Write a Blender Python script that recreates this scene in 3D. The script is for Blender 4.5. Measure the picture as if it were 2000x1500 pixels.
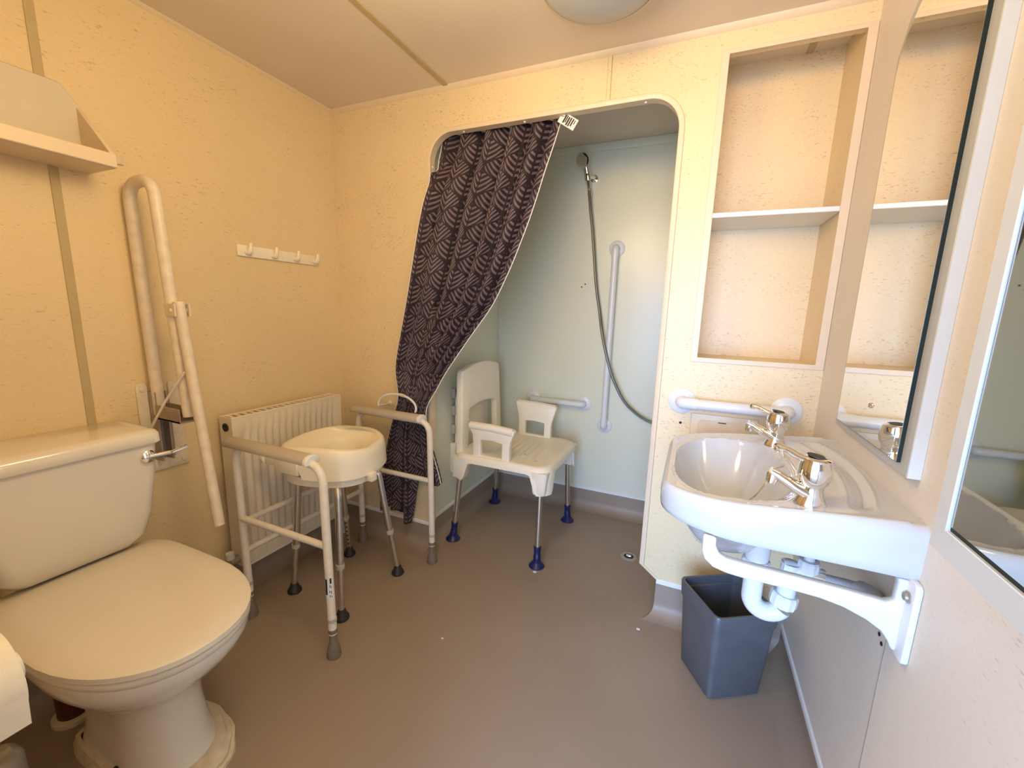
import bpy, bmesh, math, random
from mathutils import Vector, Matrix
random.seed(7)
PI = math.pi
scene = bpy.context.scene
for o in list(bpy.data.objects):
    bpy.data.objects.remove(o)
COL = scene.collection

# ------------------------------------------------------------------ camera
F_PX, YAW, PITCH, ROLL = 810.1, 0.40801, -0.175676, 0.029927
cam_d = bpy.data.cameras.new('camera')
cam_d.sensor_width = 36.0
cam_d.lens = F_PX * 36.0 / 2000.0
cam_d.clip_start = 0.02
cam = bpy.data.objects.new('camera', cam_d)
COL.objects.link(cam)
fw = Vector((-math.sin(YAW) * math.cos(PITCH), math.cos(YAW) * math.cos(PITCH), math.sin(PITCH)))
rt0 = Vector((math.cos(YAW), math.sin(YAW), 0))
up0 = rt0.cross(fw)
rt = rt0 * math.cos(ROLL) + up0 * math.sin(ROLL)
up = -rt0 * math.sin(ROLL) + up0 * math.cos(ROLL)
cam.matrix_world = Matrix(((rt.x, up.x, -fw.x, 0), (rt.y, up.y, -fw.y, 0), (rt.z, up.z, -fw.z, 1.16), (0, 0, 0, 1)))
scene.camera = cam

# ------------------------------------------------------------------ light
LP = {'A': (26.4, (0.295, 0.523, 1.000)), 'B': (6.0, (1.000, 0.533, 0.040)), 'C': (16.8, (1.000, 0.750, 0.399)), 'W': (2.7, (0.722, 0.852, 1.000))}   # watts, colour
world = bpy.data.worlds.new('world')
scene.world = world
world.use_nodes = True
bg = world.node_tree.nodes['Background']
bg.inputs[0].default_value = (*LP['W'][1], 1)
bg.inputs[1].default_value = LP['W'][0]

def area(name, loc, target, size, size_y, power, color, shape='RECTANGLE', spread=PI):
    d = bpy.data.lights.new(name, 'AREA')
    d.shape = shape
    d.size = size
    d.size_y = size_y
    d.energy = power
    d.color = color
    d.spread = spread
    o = bpy.data.objects.new(name, d)
    COL.objects.link(o)
    o.location = loc
    o.rotation_euler = (Vector(target) - Vector(loc)).to_track_quat('-Z', 'Y').to_euler()
    return o
# the doorway behind the camera: cool daylight low down, an added warm fill above
area('doorway_daylight', (-0.15, -1.7, 0.95), (0.2, 1.2, 0.30), 1.5, 1.5, LP['A'][0], LP['A'][1], spread=math.radians(80))
area('doorway_warm_fill', (-0.1, -1.4, 1.75), (-0.15, 1.6, 2.0), 1.6, 0.5, LP['B'][0], LP['B'][1], spread=math.radians(60))
# added warm fill, no fixture (out of frame, over the front of the room)
pl = bpy.data.lights.new('added_warm_fill', 'POINT')
pl.energy = LP['C'][0]
pl.color = LP['C'][1]
pl.shadow_soft_size = 0.16
plo = bpy.data.objects.new('added_warm_fill', pl)
COL.objects.link(plo)
plo.location = (-0.54, 0.62, 1.74)

scene.view_settings.view_transform = 'Standard'
scene.view_settings.look = 'None'
scene.view_settings.gamma = 1.0
scene.view_settings.use_curve_mapping = False
scene.view_settings.exposure = 0.08

# ------------------------------------------------------------------ mesh helpers
ORIG = {}

def mesh_obj(name, bm, mat, parent=None, origin=(0, 0, 0), smooth=35, label=None):
    origin = ORIG[parent.name] if parent is not None else Vector(origin)
    bmesh.ops.recalc_face_normals(bm, faces=bm.faces)
    bmesh.ops.translate(bm, verts=bm.verts, vec=-origin)
    me = bpy.data.meshes.new(name)
    bm.to_mesh(me)
    bm.free()
    for p in me.polygons:
        p.use_smooth = True
    if smooth is not None:
        me.set_sharp_from_angle(angle=math.radians(smooth))
    for m in (mat if isinstance(mat, (list, tuple)) else [mat]):
        me.materials.append(m)
    o = bpy.data.objects.new(name, me)
    COL.objects.link(o)
    if parent is not None:
        o.parent = parent
    else:
        o.location = origin
    ORIG[o.name] = origin.copy()
    if label:
        o['label'] = label
    return o

def thing(name, label, cat, loc, group=None):
    o = bpy.data.objects.new(name, None)
    o.empty_display_size = 0.05
    COL.objects.link(o)
    o.location = loc
    ORIG[o.name] = Vector(loc)
    return tag(o, label, cat, group)

def tag(o, label, cat, group=None):
    o['label'] = label
    o['category'] = cat
    if group:
        o['group'] = group
    return o

def struct(name, bm, mat, parent=None, smooth=35, label=None):
    o = mesh_obj(name, bm, mat, parent, smooth=smooth, label=label)
    o['kind'] = 'structure'
    return o

def B():
    return bmesh.new()

def merge(bm, other):
    me = bpy.data.meshes.new('tmp')
    other.to_mesh(me)
    other.free()
    bm.from_mesh(me)
    bpy.data.meshes.remove(me)

def box(bm, lo, hi, bevel=0.0, seg=2, rot=None, about=None):
    b = B()
    bmesh.ops.create_cube(b, size=1)
    c = [(lo[i] + hi[i]) / 2 for i in range(3)]
    s = [abs(hi[i] - lo[i]) for i in range(3)]
    for v in b.verts:
        v.co = Vector((c[0] + v.co.x * s[0], c[1] + v.co.y * s[1], c[2] + v.co.z * s[2]))
    if bevel > 0:
        bmesh.ops.bevel(b, geom=b.edges[:], offset=bevel, segments=seg, profile=0.5, affect='EDGES')
    if rot is not None:
        bmesh.ops.rotate(b, verts=b.verts, cent=Vector(about or c), matrix=rot)
    merge(bm, b)
    return bm

def rounded(pts, rad, n=6):
    """polyline with its inner corners rounded"""
    pts = [Vector(p) for p in pts]
    out = [pts[0]]
    for i in range(1, len(pts) - 1):
        a, b, c = pts[i - 1], pts[i], pts[i + 1]
        d1, d2 = (a - b).normalized(), (c - b).normalized()
        ang = d1.angle(d2)
        if ang > PI - 0.02:
            out.append(b)
            continue
        r = rad[i - 1] if isinstance(rad, (list, tuple)) else rad
        t = min(r / math.tan(ang / 2), (a - b).length * 0.49, (c - b).length * 0.49)
        p1, p2 = b + d1 * t, b + d2 * t
        for k in range(n + 1):
            s = k / n
            out.append(p1 * (1 - s) ** 2 + b * 2 * s * (1 - s) + p2 * s ** 2)
    out.append(pts[-1])
    return out

def tube(bm, pts, r, seg=12, caps=True, closed=False, flat=1.0):
    pts = [Vector(p) for p in pts]
    n = len(pts)
    rings = []
    up = None
    for i, p in enumerate(pts):
        if closed:
            t = (pts[(i + 1) % n] - pts[i - 1]).normalized()
        else:
            t = (pts[min(i + 1, n - 1)] - pts[max(i - 1, 0)]).normalized()
        if up is None:
            up = Vector((0, 0, 1)) if abs(t.z) < 0.9 else Vector((1, 0, 0))
        up = (up - t * up.dot(t)).normalized()
        s = t.cross(up)
        rr = r[i] if isinstance(r, (list, tuple)) else r
        rings.append([bm.verts.new(p + up * math.cos(2 * PI * k / seg) * rr * flat + s * math.sin(2 * PI * k / seg) * rr) for k in range(seg)])
    m = n if closed else n - 1
    for i in range(m):
        a, b = rings[i], rings[(i + 1) % n]
        for k in range(seg):
            bm.faces.new((a[k], a[(k + 1) % seg], b[(k + 1) % seg], b[k]))
    if caps and not closed:
        bm.faces.new(rings[0][::-1])
        bm.faces.new(rings[-1])
    return bm

def lathe(bm, prof, org, axis=(0, 0, 1), seg=24):
    """prof: (radius, height) list along axis from org"""
    ax = Vector(axis).normalized()
    u = ax.orthogonal().normalized()
    w = ax.cross(u)
    org = Vector(org)
    rings = []
    for r, h in prof:
        if r < 1e-5:
            rings.append([bm.verts.new(org + ax * h)])
        else:
            rings.append([bm.verts.new(org + ax * h + (u * math.cos(2 * PI * k / seg) + w * math.sin(2 * PI * k / seg)) * r) for k in range(seg)])
    for a, b in zip(rings, rings[1:]):
        for k in range(seg):
            k2 = (k + 1) % seg
            if len(a) == 1 and len(b) == 1:
                continue
            if len(a) == 1:
                bm.faces.new((a[0], b[k2], b[k]))
            elif len(b) == 1:
                bm.faces.new((a[k], a[k2], b[0]))
            else:
                bm.faces.new((a[k], a[k2], b[k2], b[k]))
    if len(rings[0]) > 1:
        bm.faces.new(rings[0][::-1])
    if len(rings[-1]) > 1:
        bm.faces.new(rings[-1])
    return bm

def loft(bm, loops, cap0=True, cap1=True):
    rings = [[bm.verts.new(p) for p in L] for L in loops]
    n = len(rings[0])
    for a, b in zip(rings, rings[1:]):
        for k in range(n):
            bm.faces.new((a[k], a[(k + 1) % n], b[(k + 1) % n], b[k]))
    if cap0:
        bm.faces.new(rings[0][::-1])
    if cap1:
        bm.faces.new(rings[-1])
    return bm

def prism(bm, poly, axis, a0, a1, bevel=0.0, holes=(), seg=2):
    """extrude a 2D polygon (with holes) along axis 0/1/2; poly coordinates are the two other axes in xyz order"""
    b = B()
    def mk(p, a):
        c = [p[0], p[1]]
        c.insert(axis, a)
        return b.verts.new(c)
    edges = []
    for P in [poly] + list(holes):
        vs = [mk(p, a0) for p in P]
        for i in range(len(vs)):
            edges.append(b.edges.new((vs[i], vs[(i + 1) % len(vs)])))
    if holes:
        bmesh.ops.triangle_fill(b, use_beauty=True, use_dissolve=False, edges=edges)
    else:
        b.faces.new([e.verts[0] for e in edges])
    r = bmesh.ops.extrude_face_region(b, geom=b.faces[:])
    d = [0, 0, 0]
    d[axis] = a1 - a0
    bmesh.ops.translate(b, verts=[g for g in r['geom'] if isinstance(g, bmesh.types.BMVert)], vec=d)
    bmesh.ops.recalc_face_normals(b, faces=b.faces)
    if bevel > 0:
        es = [e for e in b.edges if len(e.link_faces) == 2 and e.calc_face_angle(0) > 0.6]
        bmesh.ops.bevel(b, geom=es, offset=bevel, segments=seg, profile=0.5, affect='EDGES')
    merge(bm, b)
    return bm

def rrect(x0, y0, x1, y1, r, n=6, corners=(1, 1, 1, 1)):
    """rounded rectangle outline, counter-clockwise from lower left"""
    pts = []
    for (cx, cy, a, on, kx, ky) in ((x0 + r, y0 + r, PI, corners[0], x0, y0), (x1 - r, y0 + r, 1.5 * PI, corners[1], x1, y0),
                                   (x1 - r, y1 - r, 0, corners[2], x1, y1), (x0 + r, y1 - r, 0.5 * PI, corners[3], x0, y1)):
        if on:
            for k in range(n + 1):
                t = a + PI / 2 * k / n
                pts.append((cx + r * math.cos(t), cy + r * math.sin(t)))
        else:
            pts.append((kx, ky))
    return pts

def lerp_keys(keys, t):
    for (t0, v0), (t1, v1) in zip(keys, keys[1:]):
        if t <= t1:
            s = (t - t0) / (t1 - t0)
            s = max(0.0, s)
            return v0 + (v1 - v0) * s
    return keys[-1][1]

def smooth01(t):
    t = max(0.0, min(1.0, t))
    return t * t * (3 - 2 * t)

# ------------------------------------------------------------------ materials
class NB:
    """tiny node builder"""
    def __init__(self, name):
        self.m = bpy.data.materials.new(name)
        self.m.use_nodes = True
        self.t = self.m.node_tree
        self.p = self.t.nodes['Principled BSDF']
    def n(self, kind, **kw):
        nd = self.t.nodes.new(kind)
        for k, v in kw.items():
            setattr(nd, k, v)
        return nd
    def link(self, a, b):
        self.t.links.new(a, b)
    def math(self, op, a, b=0.0, c=0.0):
        nd = self.n('ShaderNodeMath', operation=op)
        for i, v in enumerate((a, b, c)):
            if isinstance(v, (int, float)):
                nd.inputs[i].default_value = v
            else:
                self.link(v, nd.inputs[i])
        return nd.outputs[0]
    def noise(self, scale, detail=3.0, stretch=(1, 1, 1), rough=0.5):
        tc = self.n('ShaderNodeTexCoord')
        mp = self.n('ShaderNodeMapping')
        mp.inputs['Scale'].default_value = stretch
        self.link(tc.outputs['Object'], mp.inputs['Vector'])
        nz = self.n('ShaderNodeTexNoise')
        nz.inputs['Scale'].default_value = scale
        nz.inputs['Detail'].default_value = detail
        nz.inputs['Roughness'].default_value = rough
        self.link(mp.outputs[0], nz.inputs['Vector'])
        return nz.outputs['Fac']
    def ramp(self, fac, stops):
        r = self.n('ShaderNodeValToRGB')
        e = r.color_ramp.elements
        e[0].position, e[1].position = stops[0][0], stops[-1][0]
        e[0].color, e[1].color = (*stops[0][1], 1), (*stops[-1][1], 1)
        for pos, c in stops[1:-1]:
            x = e.new(pos)
            x.color = (*c, 1)
        self.link(fac, r.inputs[0])
        return r.outputs[0]
    def mix(self, fac, a, b):
        nd = self.n('ShaderNodeMix', data_type='RGBA')
        for sock, v in ((nd.inputs['Factor'], fac), (nd.inputs['A'], a), (nd.inputs['B'], b)):
            if isinstance(v, tuple):
                sock.default_value = (*v, 1)
            elif isinstance(v, (int, float)):
                sock.default_value = v
            else:
                self.link(v, sock)
        return nd.outputs['Result']
    def bump(self, h, strength=0.1, dist=0.002):
        nd = self.n('ShaderNodeBump')
        nd.inputs['Strength'].default_value = strength
        nd.inputs['Distance'].default_value = dist
        self.link(h, nd.inputs['Height'])
        self.link(nd.outputs[0], self.p.inputs['Normal'])
    def col(self, c):
        if isinstance(c, tuple):
            self.p.inputs['Base Color'].default_value = (*c, 1)
        else:
            self.link(c, self.p.inputs['Base Color'])
    def set(self, **kw):
        for k, v in kw.items():
            self.p.inputs[k.replace('_', ' ')].default_value = v
        return self

def plain(name, c, rough=0.5, metal=0.0, var=0.06, scale=30, bump=0.0, coat=0.0):
    b = NB(name)
    f = b.noise(scale, 4)
    lo = tuple(max(0, x * (1 - var)) for x in c)
    hi = tuple(min(1, x * (1 + var)) for x in c)
    b.col(b.ramp(f, [(0.3, lo), (0.7, hi)]))
    b.set(Roughness=rough, Metallic=metal)
    if coat:
        b.p.inputs['Coat Weight'].default_value = coat
        b.p.inputs['Coat Roughness'].default_value = 0.08
    if bump:
        b.bump(b.noise(scale * 12, 2), bump, 0.001)
    return b.m

def wall_material(name, base, fleck, stretch=(24, 24, 92), rough=0.42, amount=0.60, lo=0.765):
    b = NB(name)
    tone = b.ramp(b.noise(2.2, 3), [(0.3, tuple(x * 0.96 for x in base)), (0.7, tuple(min(1, x * 1.03) for x in base))])
    # brushed printed flecks: short darker strokes gathered in patches, on a faint cloudy ground
    strokes = b.noise(2.2, 3, stretch, 0.62)
    patch = b.noise(6.5, 3)
    th = b.math('SUBTRACT', strokes, b.math('MULTIPLY', patch, -0.26))
    mask = b.n('ShaderNodeMapRange')
    mask.inputs['From Min'].default_value = lo
    mask.inputs['From Max'].default_value = lo + 0.095
    b.link(th, mask.inputs['Value'])
    amt = b.math('MULTIPLY', mask.outputs[0], amount)
    fine = b.noise(1.0, 3, tuple(s * 3.2 for s in stretch), 0.6)
    fm = b.n('ShaderNodeMapRange')
    fm.inputs['From Min'].default_value = 0.52
    fm.inputs['From Max'].default_value = 0.8
    b.link(fine, fm.inputs['Value'])
    c1 = b.mix(b.math('MULTIPLY', fm.outputs[0], 0.20), tone, fleck)
    b.col(b.mix(amt, c1, fleck))
    b.set(Roughness=rough)
    b.bump(b.noise(140, 3), 0.10, 0.001)
    return b.m

M = {}
M['wall'] = wall_material('cream_flecked_wallboard', (0.79, 0.62, 0.365), (0.42, 0.29, 0.15))
M['wall_back'] = wall_material('cream_flecked_wallboard_back', (0.80, 0.64, 0.39), (0.36, 0.24, 0.12), amount=0.55, lo=0.745, stretch=(36, 36, 105))
M['wall_right'] = wall_material('cream_flecked_wallboard_right', (0.78, 0.70, 0.60), (0.50, 0.42, 0.34), rough=0.5)
M['ceiling'] = plain('ceiling_board', (0.74, 0.64, 0.52), 0.55, var=0.03, scale=4, bump=0.05)
M['seam'] = plain('wall_seam_strip', (0.50, 0.385, 0.20), 0.45)
M['trim'] = plain('cream_trim', (0.74, 0.60, 0.42), 0.4, var=0.02)
M['white_trim'] = plain('white_plastic_trim', (0.80, 0.79, 0.76), 0.35, var=0.02)
M['shower_wall'] = plain('shower_wallboard', (0.74, 0.75, 0.60), 0.28, var=0.015, scale=3)
b = NB('vinyl_floor')
sp = b.noise(420, 2)
cl = b.noise(3.0, 4)
c = b.ramp(cl, [(0.3, (0.29, 0.215, 0.155)), (0.7, (0.335, 0.255, 0.19))])
b.col(b.mix(b.math('MULTIPLY', sp, 0.35), c, (0.39, 0.315, 0.25)))
b.set(Roughness=0.46)
b.bump(b.noise(500, 2), 0.18, 0.001)
M['floor'] = b.m
M['floor_ribbed'] = None
M['ceramic'] = plain('glazed_ceramic', (0.80, 0.745, 0.66), 0.12, var=0.015, scale=5, coat=0.4)
M['basin'] = plain('white_basin_ceramic', (0.60, 0.615, 0.635), 0.10, var=0.01, scale=5, coat=0.5)
M['seatplastic'] = plain('toilet_seat_plastic', (0.78, 0.72, 0.62), 0.25, var=0.015, scale=5)
M['white_plastic'] = plain('white_plastic', (0.80, 0.78, 0.72), 0.3, var=0.02)
M['bright_white'] = plain('white_pvc', (0.74, 0.76, 0.77), 0.3, var=0.02)
M['cream_plastic'] = plain('cream_moulded_plastic', (0.89, 0.82, 0.67), 0.38, var=0.02, scale=8)
M['paint'] = plain('white_painted_steel', (0.80, 0.73, 0.63), 0.35, var=0.05, scale=40)
M['arm_paint'] = plain('worn_cream_paint', (0.76, 0.66, 0.52), 0.42, var=0.09, scale=35)
M['radiator'] = plain('radiator_enamel', (0.80, 0.71, 0.57), 0.35, var=0.03, scale=14)
M['pad'] = plain('grey_vinyl_pad', (0.50, 0.44, 0.37), 0.55, var=0.05)
M['galv'] = plain('dull_zinc_bracket', (0.42, 0.36, 0.29), 0.45, 0.5, var=0.12, scale=25)
M['rubber_brown'] = plain('brown_grey_rubber', (0.20, 0.155, 0.12), 0.7, var=0.15, scale=60)
M['rubber_black'] = plain('black_rubber', (0.022, 0.020, 0.020), 0.5, var=0.2)
M['hole'] = plain('dark_recess', (0.012, 0.010, 0.009), 0.7)
M['alu'] = plain('aluminium_tube', (0.70, 0.68, 0.65), 0.28, 1.0, var=0.06, scale=50)
M['chrome'] = plain('chrome', (0.86, 0.86, 0.87), 0.05, 1.0, var=0.01)
M['hose'] = plain('grey_metal_hose', (0.30, 0.31, 0.30), 0.28, 0.9, var=0.1, scale=200)
M['navy'] = plain('navy_plastic', (0.008, 0.014, 0.085), 0.35, var=0.1)
M['bin'] = plain('charcoal_plastic', (0.100, 0.104, 0.115), 0.36, var=0.08, scale=20, bump=0.04)
M['opal'] = plain('opal_lamp_cover', (0.50, 0.50, 0.49), 0.35, var=0.03, scale=6)
M['panel_grey'] = plain('pale_grey_panel', (0.60, 0.60, 0.59), 0.4, var=0.02)
M['caulk'] = plain('yellowed_caulk', (0.68, 0.58, 0.43), 0.6, var=0.12, scale=30)
M['paper'] = plain('toilet_paper', (0.86, 0.79, 0.66), 0.85, var=0.03, scale=60, bump=0.1)
M['maroon'] = plain('maroon_pipe', (0.10, 0.02, 0.015), 0.4)
M['greypipe'] = plain('grey_waste_pipe', (0.52, 0.53, 0.55), 0.35, var=0.04)
M['glass_edge'] = plain('dark_glass_edge', (0.006, 0.016, 0.013), 0.5)
b = NB('mirror_silver')
b.col(b.ramp(b.noise(3, 2), [(0.3, (0.86, 0.87, 0.85)), (0.7, (0.88, 0.89, 0.87))]))
b.set(Roughness=0.015, Metallic=1.0)
M['mirror'] = b.m
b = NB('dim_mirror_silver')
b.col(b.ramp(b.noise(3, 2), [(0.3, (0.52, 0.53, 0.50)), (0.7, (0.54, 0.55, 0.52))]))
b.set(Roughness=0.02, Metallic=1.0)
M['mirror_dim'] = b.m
M['ink'] = plain('black_print', (0.03, 0.028, 0.025), 0.6)

def curtain_material():
    b = NB('purple_leaf_curtain')
    uv = b.n('ShaderNodeUVMap')
    uv.uv_map = 'UVMap'
    sx = b.n('ShaderNodeSeparateXYZ')
    b.link(uv.outputs[0], sx.inputs[0])
    U, V = sx.outputs[0], sx.outputs[1]
    def leaf(du, dv):
        a = b.math('SUBTRACT', b.math('FRACT', b.math('ADD', U, du)), 0.5)
        a = b.math('ABSOLUTE', a)
        t = b.math('FRACT', b.math('ADD', V, dv))
        w = b.math('MULTIPLY', b.math('SUBTRACT', 1.0, b.math('COSINE', b.math('MULTIPLY', t, 2 * PI))), 0.25)
        inside = b.math('SUBTRACT', b.math('SUBTRACT', w, 0.035), a)          # > 0 inside the leaf
        m_in = b.n('ShaderNodeMapRange')
        m_in.inputs['From Min'].default_value = 0.0
        m_in.inputs['From Max'].default_value = 0.02
        b.link(inside, m_in.inputs['Value'])
        # veins rising outwards from the mid rib
        ph = b.math('SUBTRACT', t, b.math('ADD', b.math('MULTIPLY', a, 0.50), b.math('MULTIPLY', b.math('POWER', a, 2.0), 1.15)))
        s = b.math('SINE', b.math('MULTIPLY', ph, 2 * PI * 6.0))
        vein = b.n('ShaderNodeMapRange')
        vein.inputs['From Min'].default_value = 0.0
        vein.inputs['From Max'].default_value = 0.45
        b.link(s, vein.inputs['Value'])
        rib = b.math('GREATER_THAN', a, 0.022)
        return b.math('MULTIPLY', b.math('MULTIPLY', m_in.outputs[0], vein.outputs[0]), rib)
    f = b.math('MAXIMUM', leaf(0.0, 0.0), leaf(0.5, 0.5))
    tone = b.noise(5, 3)
    dark = b.ramp(tone, [(0.3, (0.020, 0.010, 0.014)), (0.7, (0.030, 0.014, 0.021))])
    light = b.ramp(tone, [(0.3, (0.155, 0.105, 0.125)), (0.7, (0.215, 0.16, 0.17))])
    b.col(b.mix(f, dark, light))
    b.set(Roughness=0.7)
    return b.m
M['curtain'] = curtain_material()

# ================================================================== SETTING
XL, XR, YB, ZC = -1.62, 0.381, 1.57, 2.035
YF = 0.05                       # face of the front wall beside the doorway
SX0, SX1, SY0, SY1 = -1.11, -0.03, 1.60, 2.335     # shower alcove

bm = B(); box(bm, (XL - 0.05, -0.6, -0.05), (XR + 0.05, SY1 + 0.05, 0.0))
struct('floor', bm, M['floor'])
bm = B(); box(bm, (XL - 0.05, -0.6, ZC), (XR + 0.05, SY1 + 0.05, ZC + 0.05))
ceiling = struct('ceiling', bm, M['ceiling'])
bm = B(); box(bm, (-1.012, YF, ZC - 0.004), (-0.990, YB, ZC), 0.001, 1)
struct('joint_strip', bm, M['seam'], ceiling, label='narrow tan cover strip over the ceiling board joint')
bm = B(); box(bm, (0.252, 1.6, ZC - 0.004), (0.272, 1.81, ZC), 0.001, 1)
struct('joint_strip', bm, M['seam'], ceiling, label='narrow tan cover strip on the recess ceiling')

bm = B(); box(bm, (XL - 0.04, -0.1, 0), (XL, SY1, ZC))
wl = struct('wall_left', bm, M['wall'])
bm = B(); box(bm, (XL, 0.588, 0.1), (XL + 0.003, 0.608, ZC), 0.0008, 1)
struct('joint_strip', bm, M['seam'], wl, label='narrow tan vertical cover strip over the wall board joint')
bm = B(); box(bm, (XR, -0.6, 0), (XR + 0.04, SY1, ZC))
wr = struct('wall_right', bm, M['wall_right'])
bm = B()
box(bm, (XR - 0.0012, 0.9005, 0.11), (XR, 0.902, 0.82))
struct('board_joint', bm, M['galv'], wr)
for (y, z) in ((0.916, 0.56), (0.93, 0.57)):
    bm = B(); lathe(bm, [(0.004, 0), (0.004, 0.0015), (0.0, 0.002)], (XR, y, z), (-1, 0, 0), 10)
    struct('screw_hole', bm, M['hole'], wr)

# front wall beside the doorway the picture is taken from
bm = B(); box(bm, (XL, YF - 0.08, 0), (-0.47, YF, ZC))
box(bm, (0.33, YF - 0.08, 0), (XR, YF, ZC)); box(bm, (-0.47, YF - 0.08, 1.97), (0.33, YF, ZC))
struct('wall_front', bm, M['wall'])

# back wall with the shower opening and the shelf recess cut out
OL, OR_, OT = -1.085, -0.107, 1.868
def opening_outline(g=0.0):
    r = 0.105
    p = [(OL + g, 0.0)]
    for k in range(11):
        t = PI - PI / 2 * k / 10
        p.append((OL + r + (r - g) * math.cos(t), OT - r + (r - g) * math.sin(t)))
    for k in range(11):
        t = PI / 2 - PI / 2 * k / 10
        p.append((OR_ - r + (r - g) * math.cos(t), OT - r + (r - g) * math.sin(t)))
    return p
op = opening_outline()
outer = [(XL, 0.0)] + op + [(OR_, 0.198), (-0.043, 0.15), (-0.043, 0.0), (XR, 0.0), (XR, ZC), (XL, ZC)]
niche = [(0.013, 1.015), (0.362, 1.015), (0.362, 1.958), (0.013, 1.958)]
bm = B(); prism(bm, outer, 1, YB, YB + 0.03, holes=[niche])
wb = struct('wall_back', bm, M['wall_back'])
# bead round the shower opening
bm = B()
path = [(x, YB - 0.002, z) for x, z in op[0:1] + op[1:]] + [(OR_, YB - 0.002, 0.198)]
path[0] = (OL, YB - 0.002, 0.13)
rings = []
for i, p in enumerate(path):
    a, c2 = Vector(path[max(i - 1, 0)]), Vector(path[min(i + 1, len(path) - 1)])
    t = (c2 - a).normalized()
    nrm = Vector((-t.z, 0, t.x))          # points away from the opening
    P = Vector(p)
    rings.append([P - nrm * 0.001 + Vector((0, -0.003, 0)), P + nrm * 0.012 + Vector((0, -0.003, 0)), P + nrm * 0.015 + Vector((0, 0.0015, 0)),
                  P + nrm * 0.012 + Vector((0, 0.004, 0)), P - nrm * 0.001 + Vector((0, 0.034, 0)), P - nrm * 0.004 + Vector((0, 0.034, 0)), P - nrm * 0.004 + Vector((0, -0.001, 0))])
loft(bm, rings)
bo = struct('trim_1', bm, M['trim'])
bo['label'] = 'cream bead edging round the shower opening'
for x in (-0.93, -0.665, -0.51, -0.225):
    bm = B(); lathe(bm, [(0.0, 0), (0.0045, 0.001), (0.0045, 0.006)], (x, YB + 0.016, OT - 0.0045 - 0.004), (0, 0, 1), 10)
    struct('screw_cap', bm, M['white_trim'], bo)
bm = B(); lathe(bm, [(0.0, 0), (0.0045, 0.001), (0.0045, 0.006)], (OL + 0.0085, YB + 0.016, 1.745), (-1, 0, 0), 10)
struct('screw_cap', bm, M['white_trim'], bo)
# right jamb's cut lower corner and its white cap
bm = B(); prism(bm, [(OR_ - 0.002, 0.198), (OR_ + 0.008, 0.2), (-0.038, 0.155), (-0.045, 0.148)], 1, YB - 0.003, YB + 0.032)
struct('trim_2', bm, M['trim'])
# narrow board joint above the opening
bm = B(); box(bm, (-0.345, YB - 0.0015, OT + 0.014), (-0.342, YB, ZC)); box(bm, (-0.358, YB - 0.001, OT + 0.014), (-0.357, YB, ZC))
struct('board_joint', bm, M['seam'], wb)
for (x, z, m) in ((-0.015, 0.781, 'hole'), (-0.018, 1.905, 'trim'), (-0.006, 1.17, 'trim')):
    bm = B(); lathe(bm, [(0.0045, 0), (0.0045, 0.0015), (0.0, 0.002)], (x, YB, z), (0, -1, 0), 12)
    struct('screw_hole', bm, M[m], wb)

# ceiling mouldings
bm = B(); prism(bm, [(YB, ZC), (YB - 0.012, ZC), (YB - 0.006, ZC - 0.014), (YB, ZC - 0.018)], 0, XL, XR)
struct('trim_3', bm, M['trim'])
bm = B()
prism(bm, [(XL, ZC), (XL + 0.010, ZC), (XL + 0.004, ZC - 0.010), (XL, ZC - 0.012)], 1, YF, YB)
struct('trim_4', bm, M['trim'])

# shower alcove shell
bm = B(); box(bm, (SX0 - 0.03, SY0, 0), (SX0, SY1 + 0.03, ZC))
sl = struct('wall_alcove_left', bm, M['shower_wall'])
bm = B(); box(bm, (SX0, SY1, 0), (SX1, SY1 + 0.03, ZC))
sb = struct('wall_alcove_back', bm, M['shower_wall'])
bm = B(); box(bm, (SX1, SY0, 0), (SX1 + 0.025, SY1 + 0.03, ZC))
struct('wall_alcove_right', bm, M['shower_wall'])
for (x, z) in ((-0.602, 1.30), (-0.583, 1.315)):
    bm = B(); lathe(bm, [(0.004, 0), (0.004, 0.001), (0.0, 0.0015)], (x, SY1, z), (0, -1, 0), 10)
    struct('screw_hole', bm, M['hole'], sb)
bm = B(); box(bm, (SX0, SY1 - 0.006, 0.1), (SX0 + 0.006, SY1, ZC), 0.002, 1)
struct('trim_5', bm, M['white_trim'])
bm = B(); box(bm, (SX0, SY1 - 0.006, ZC - 0.04), (SX1, SY1, ZC), 0.003, 2)
struct('trim_6', bm, M['shower_wall'])

# coved vinyl skirting with a trim bead on top
def cove_profile(r=0.055, h=0.118, n=6):
    p = [(0.0, 0.0), (r, 0.0)]
    p += [(r - r * math.sin(PI / 2 * k / n), r - r * math.cos(PI / 2 * k / n) + 0.0008) for k in range(1, n)]
    p += [(0.002, r), (0.002, h), (0.0, h)]
    return p
def cove(name, side, lo, hi, wallpos, trim=True, h=0.118, flip=False):
    """side: axis the skirting runs along (0 or 1); wallpos on the other axis; flip when the wall faces the negative direction"""
    s = -1 if flip else 1
    bm = B()
    prism(bm, [(wallpos + s * d, z) for d, z in cove_profile(h=h)], side, lo, hi)
    if name == 'baseboard_back_right':
        for v in bm.verts:
            if v.co.x < lo + 0.001:
                d_ = abs(v.co.y - wallpos) / 0.055
                v.co.x -= 0.044 * min(1.0, d_) ** 1.6
    o = struct(name, bm, M['floor'], smooth=50)
    if trim:
        bm = B()
        prism(bm, [(wallpos, h - 0.004), (wallpos + s * 0.006, h - 0.004), (wallpos + s * 0.005, h + 0.008), (wallpos, h + 0.012)], side, lo, hi)
        struct('trim_bead', bm, M['white_trim'], o)
    return o
cove('baseboard_back', 0, XL, OL - 0.0, YB, flip=True)
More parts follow.
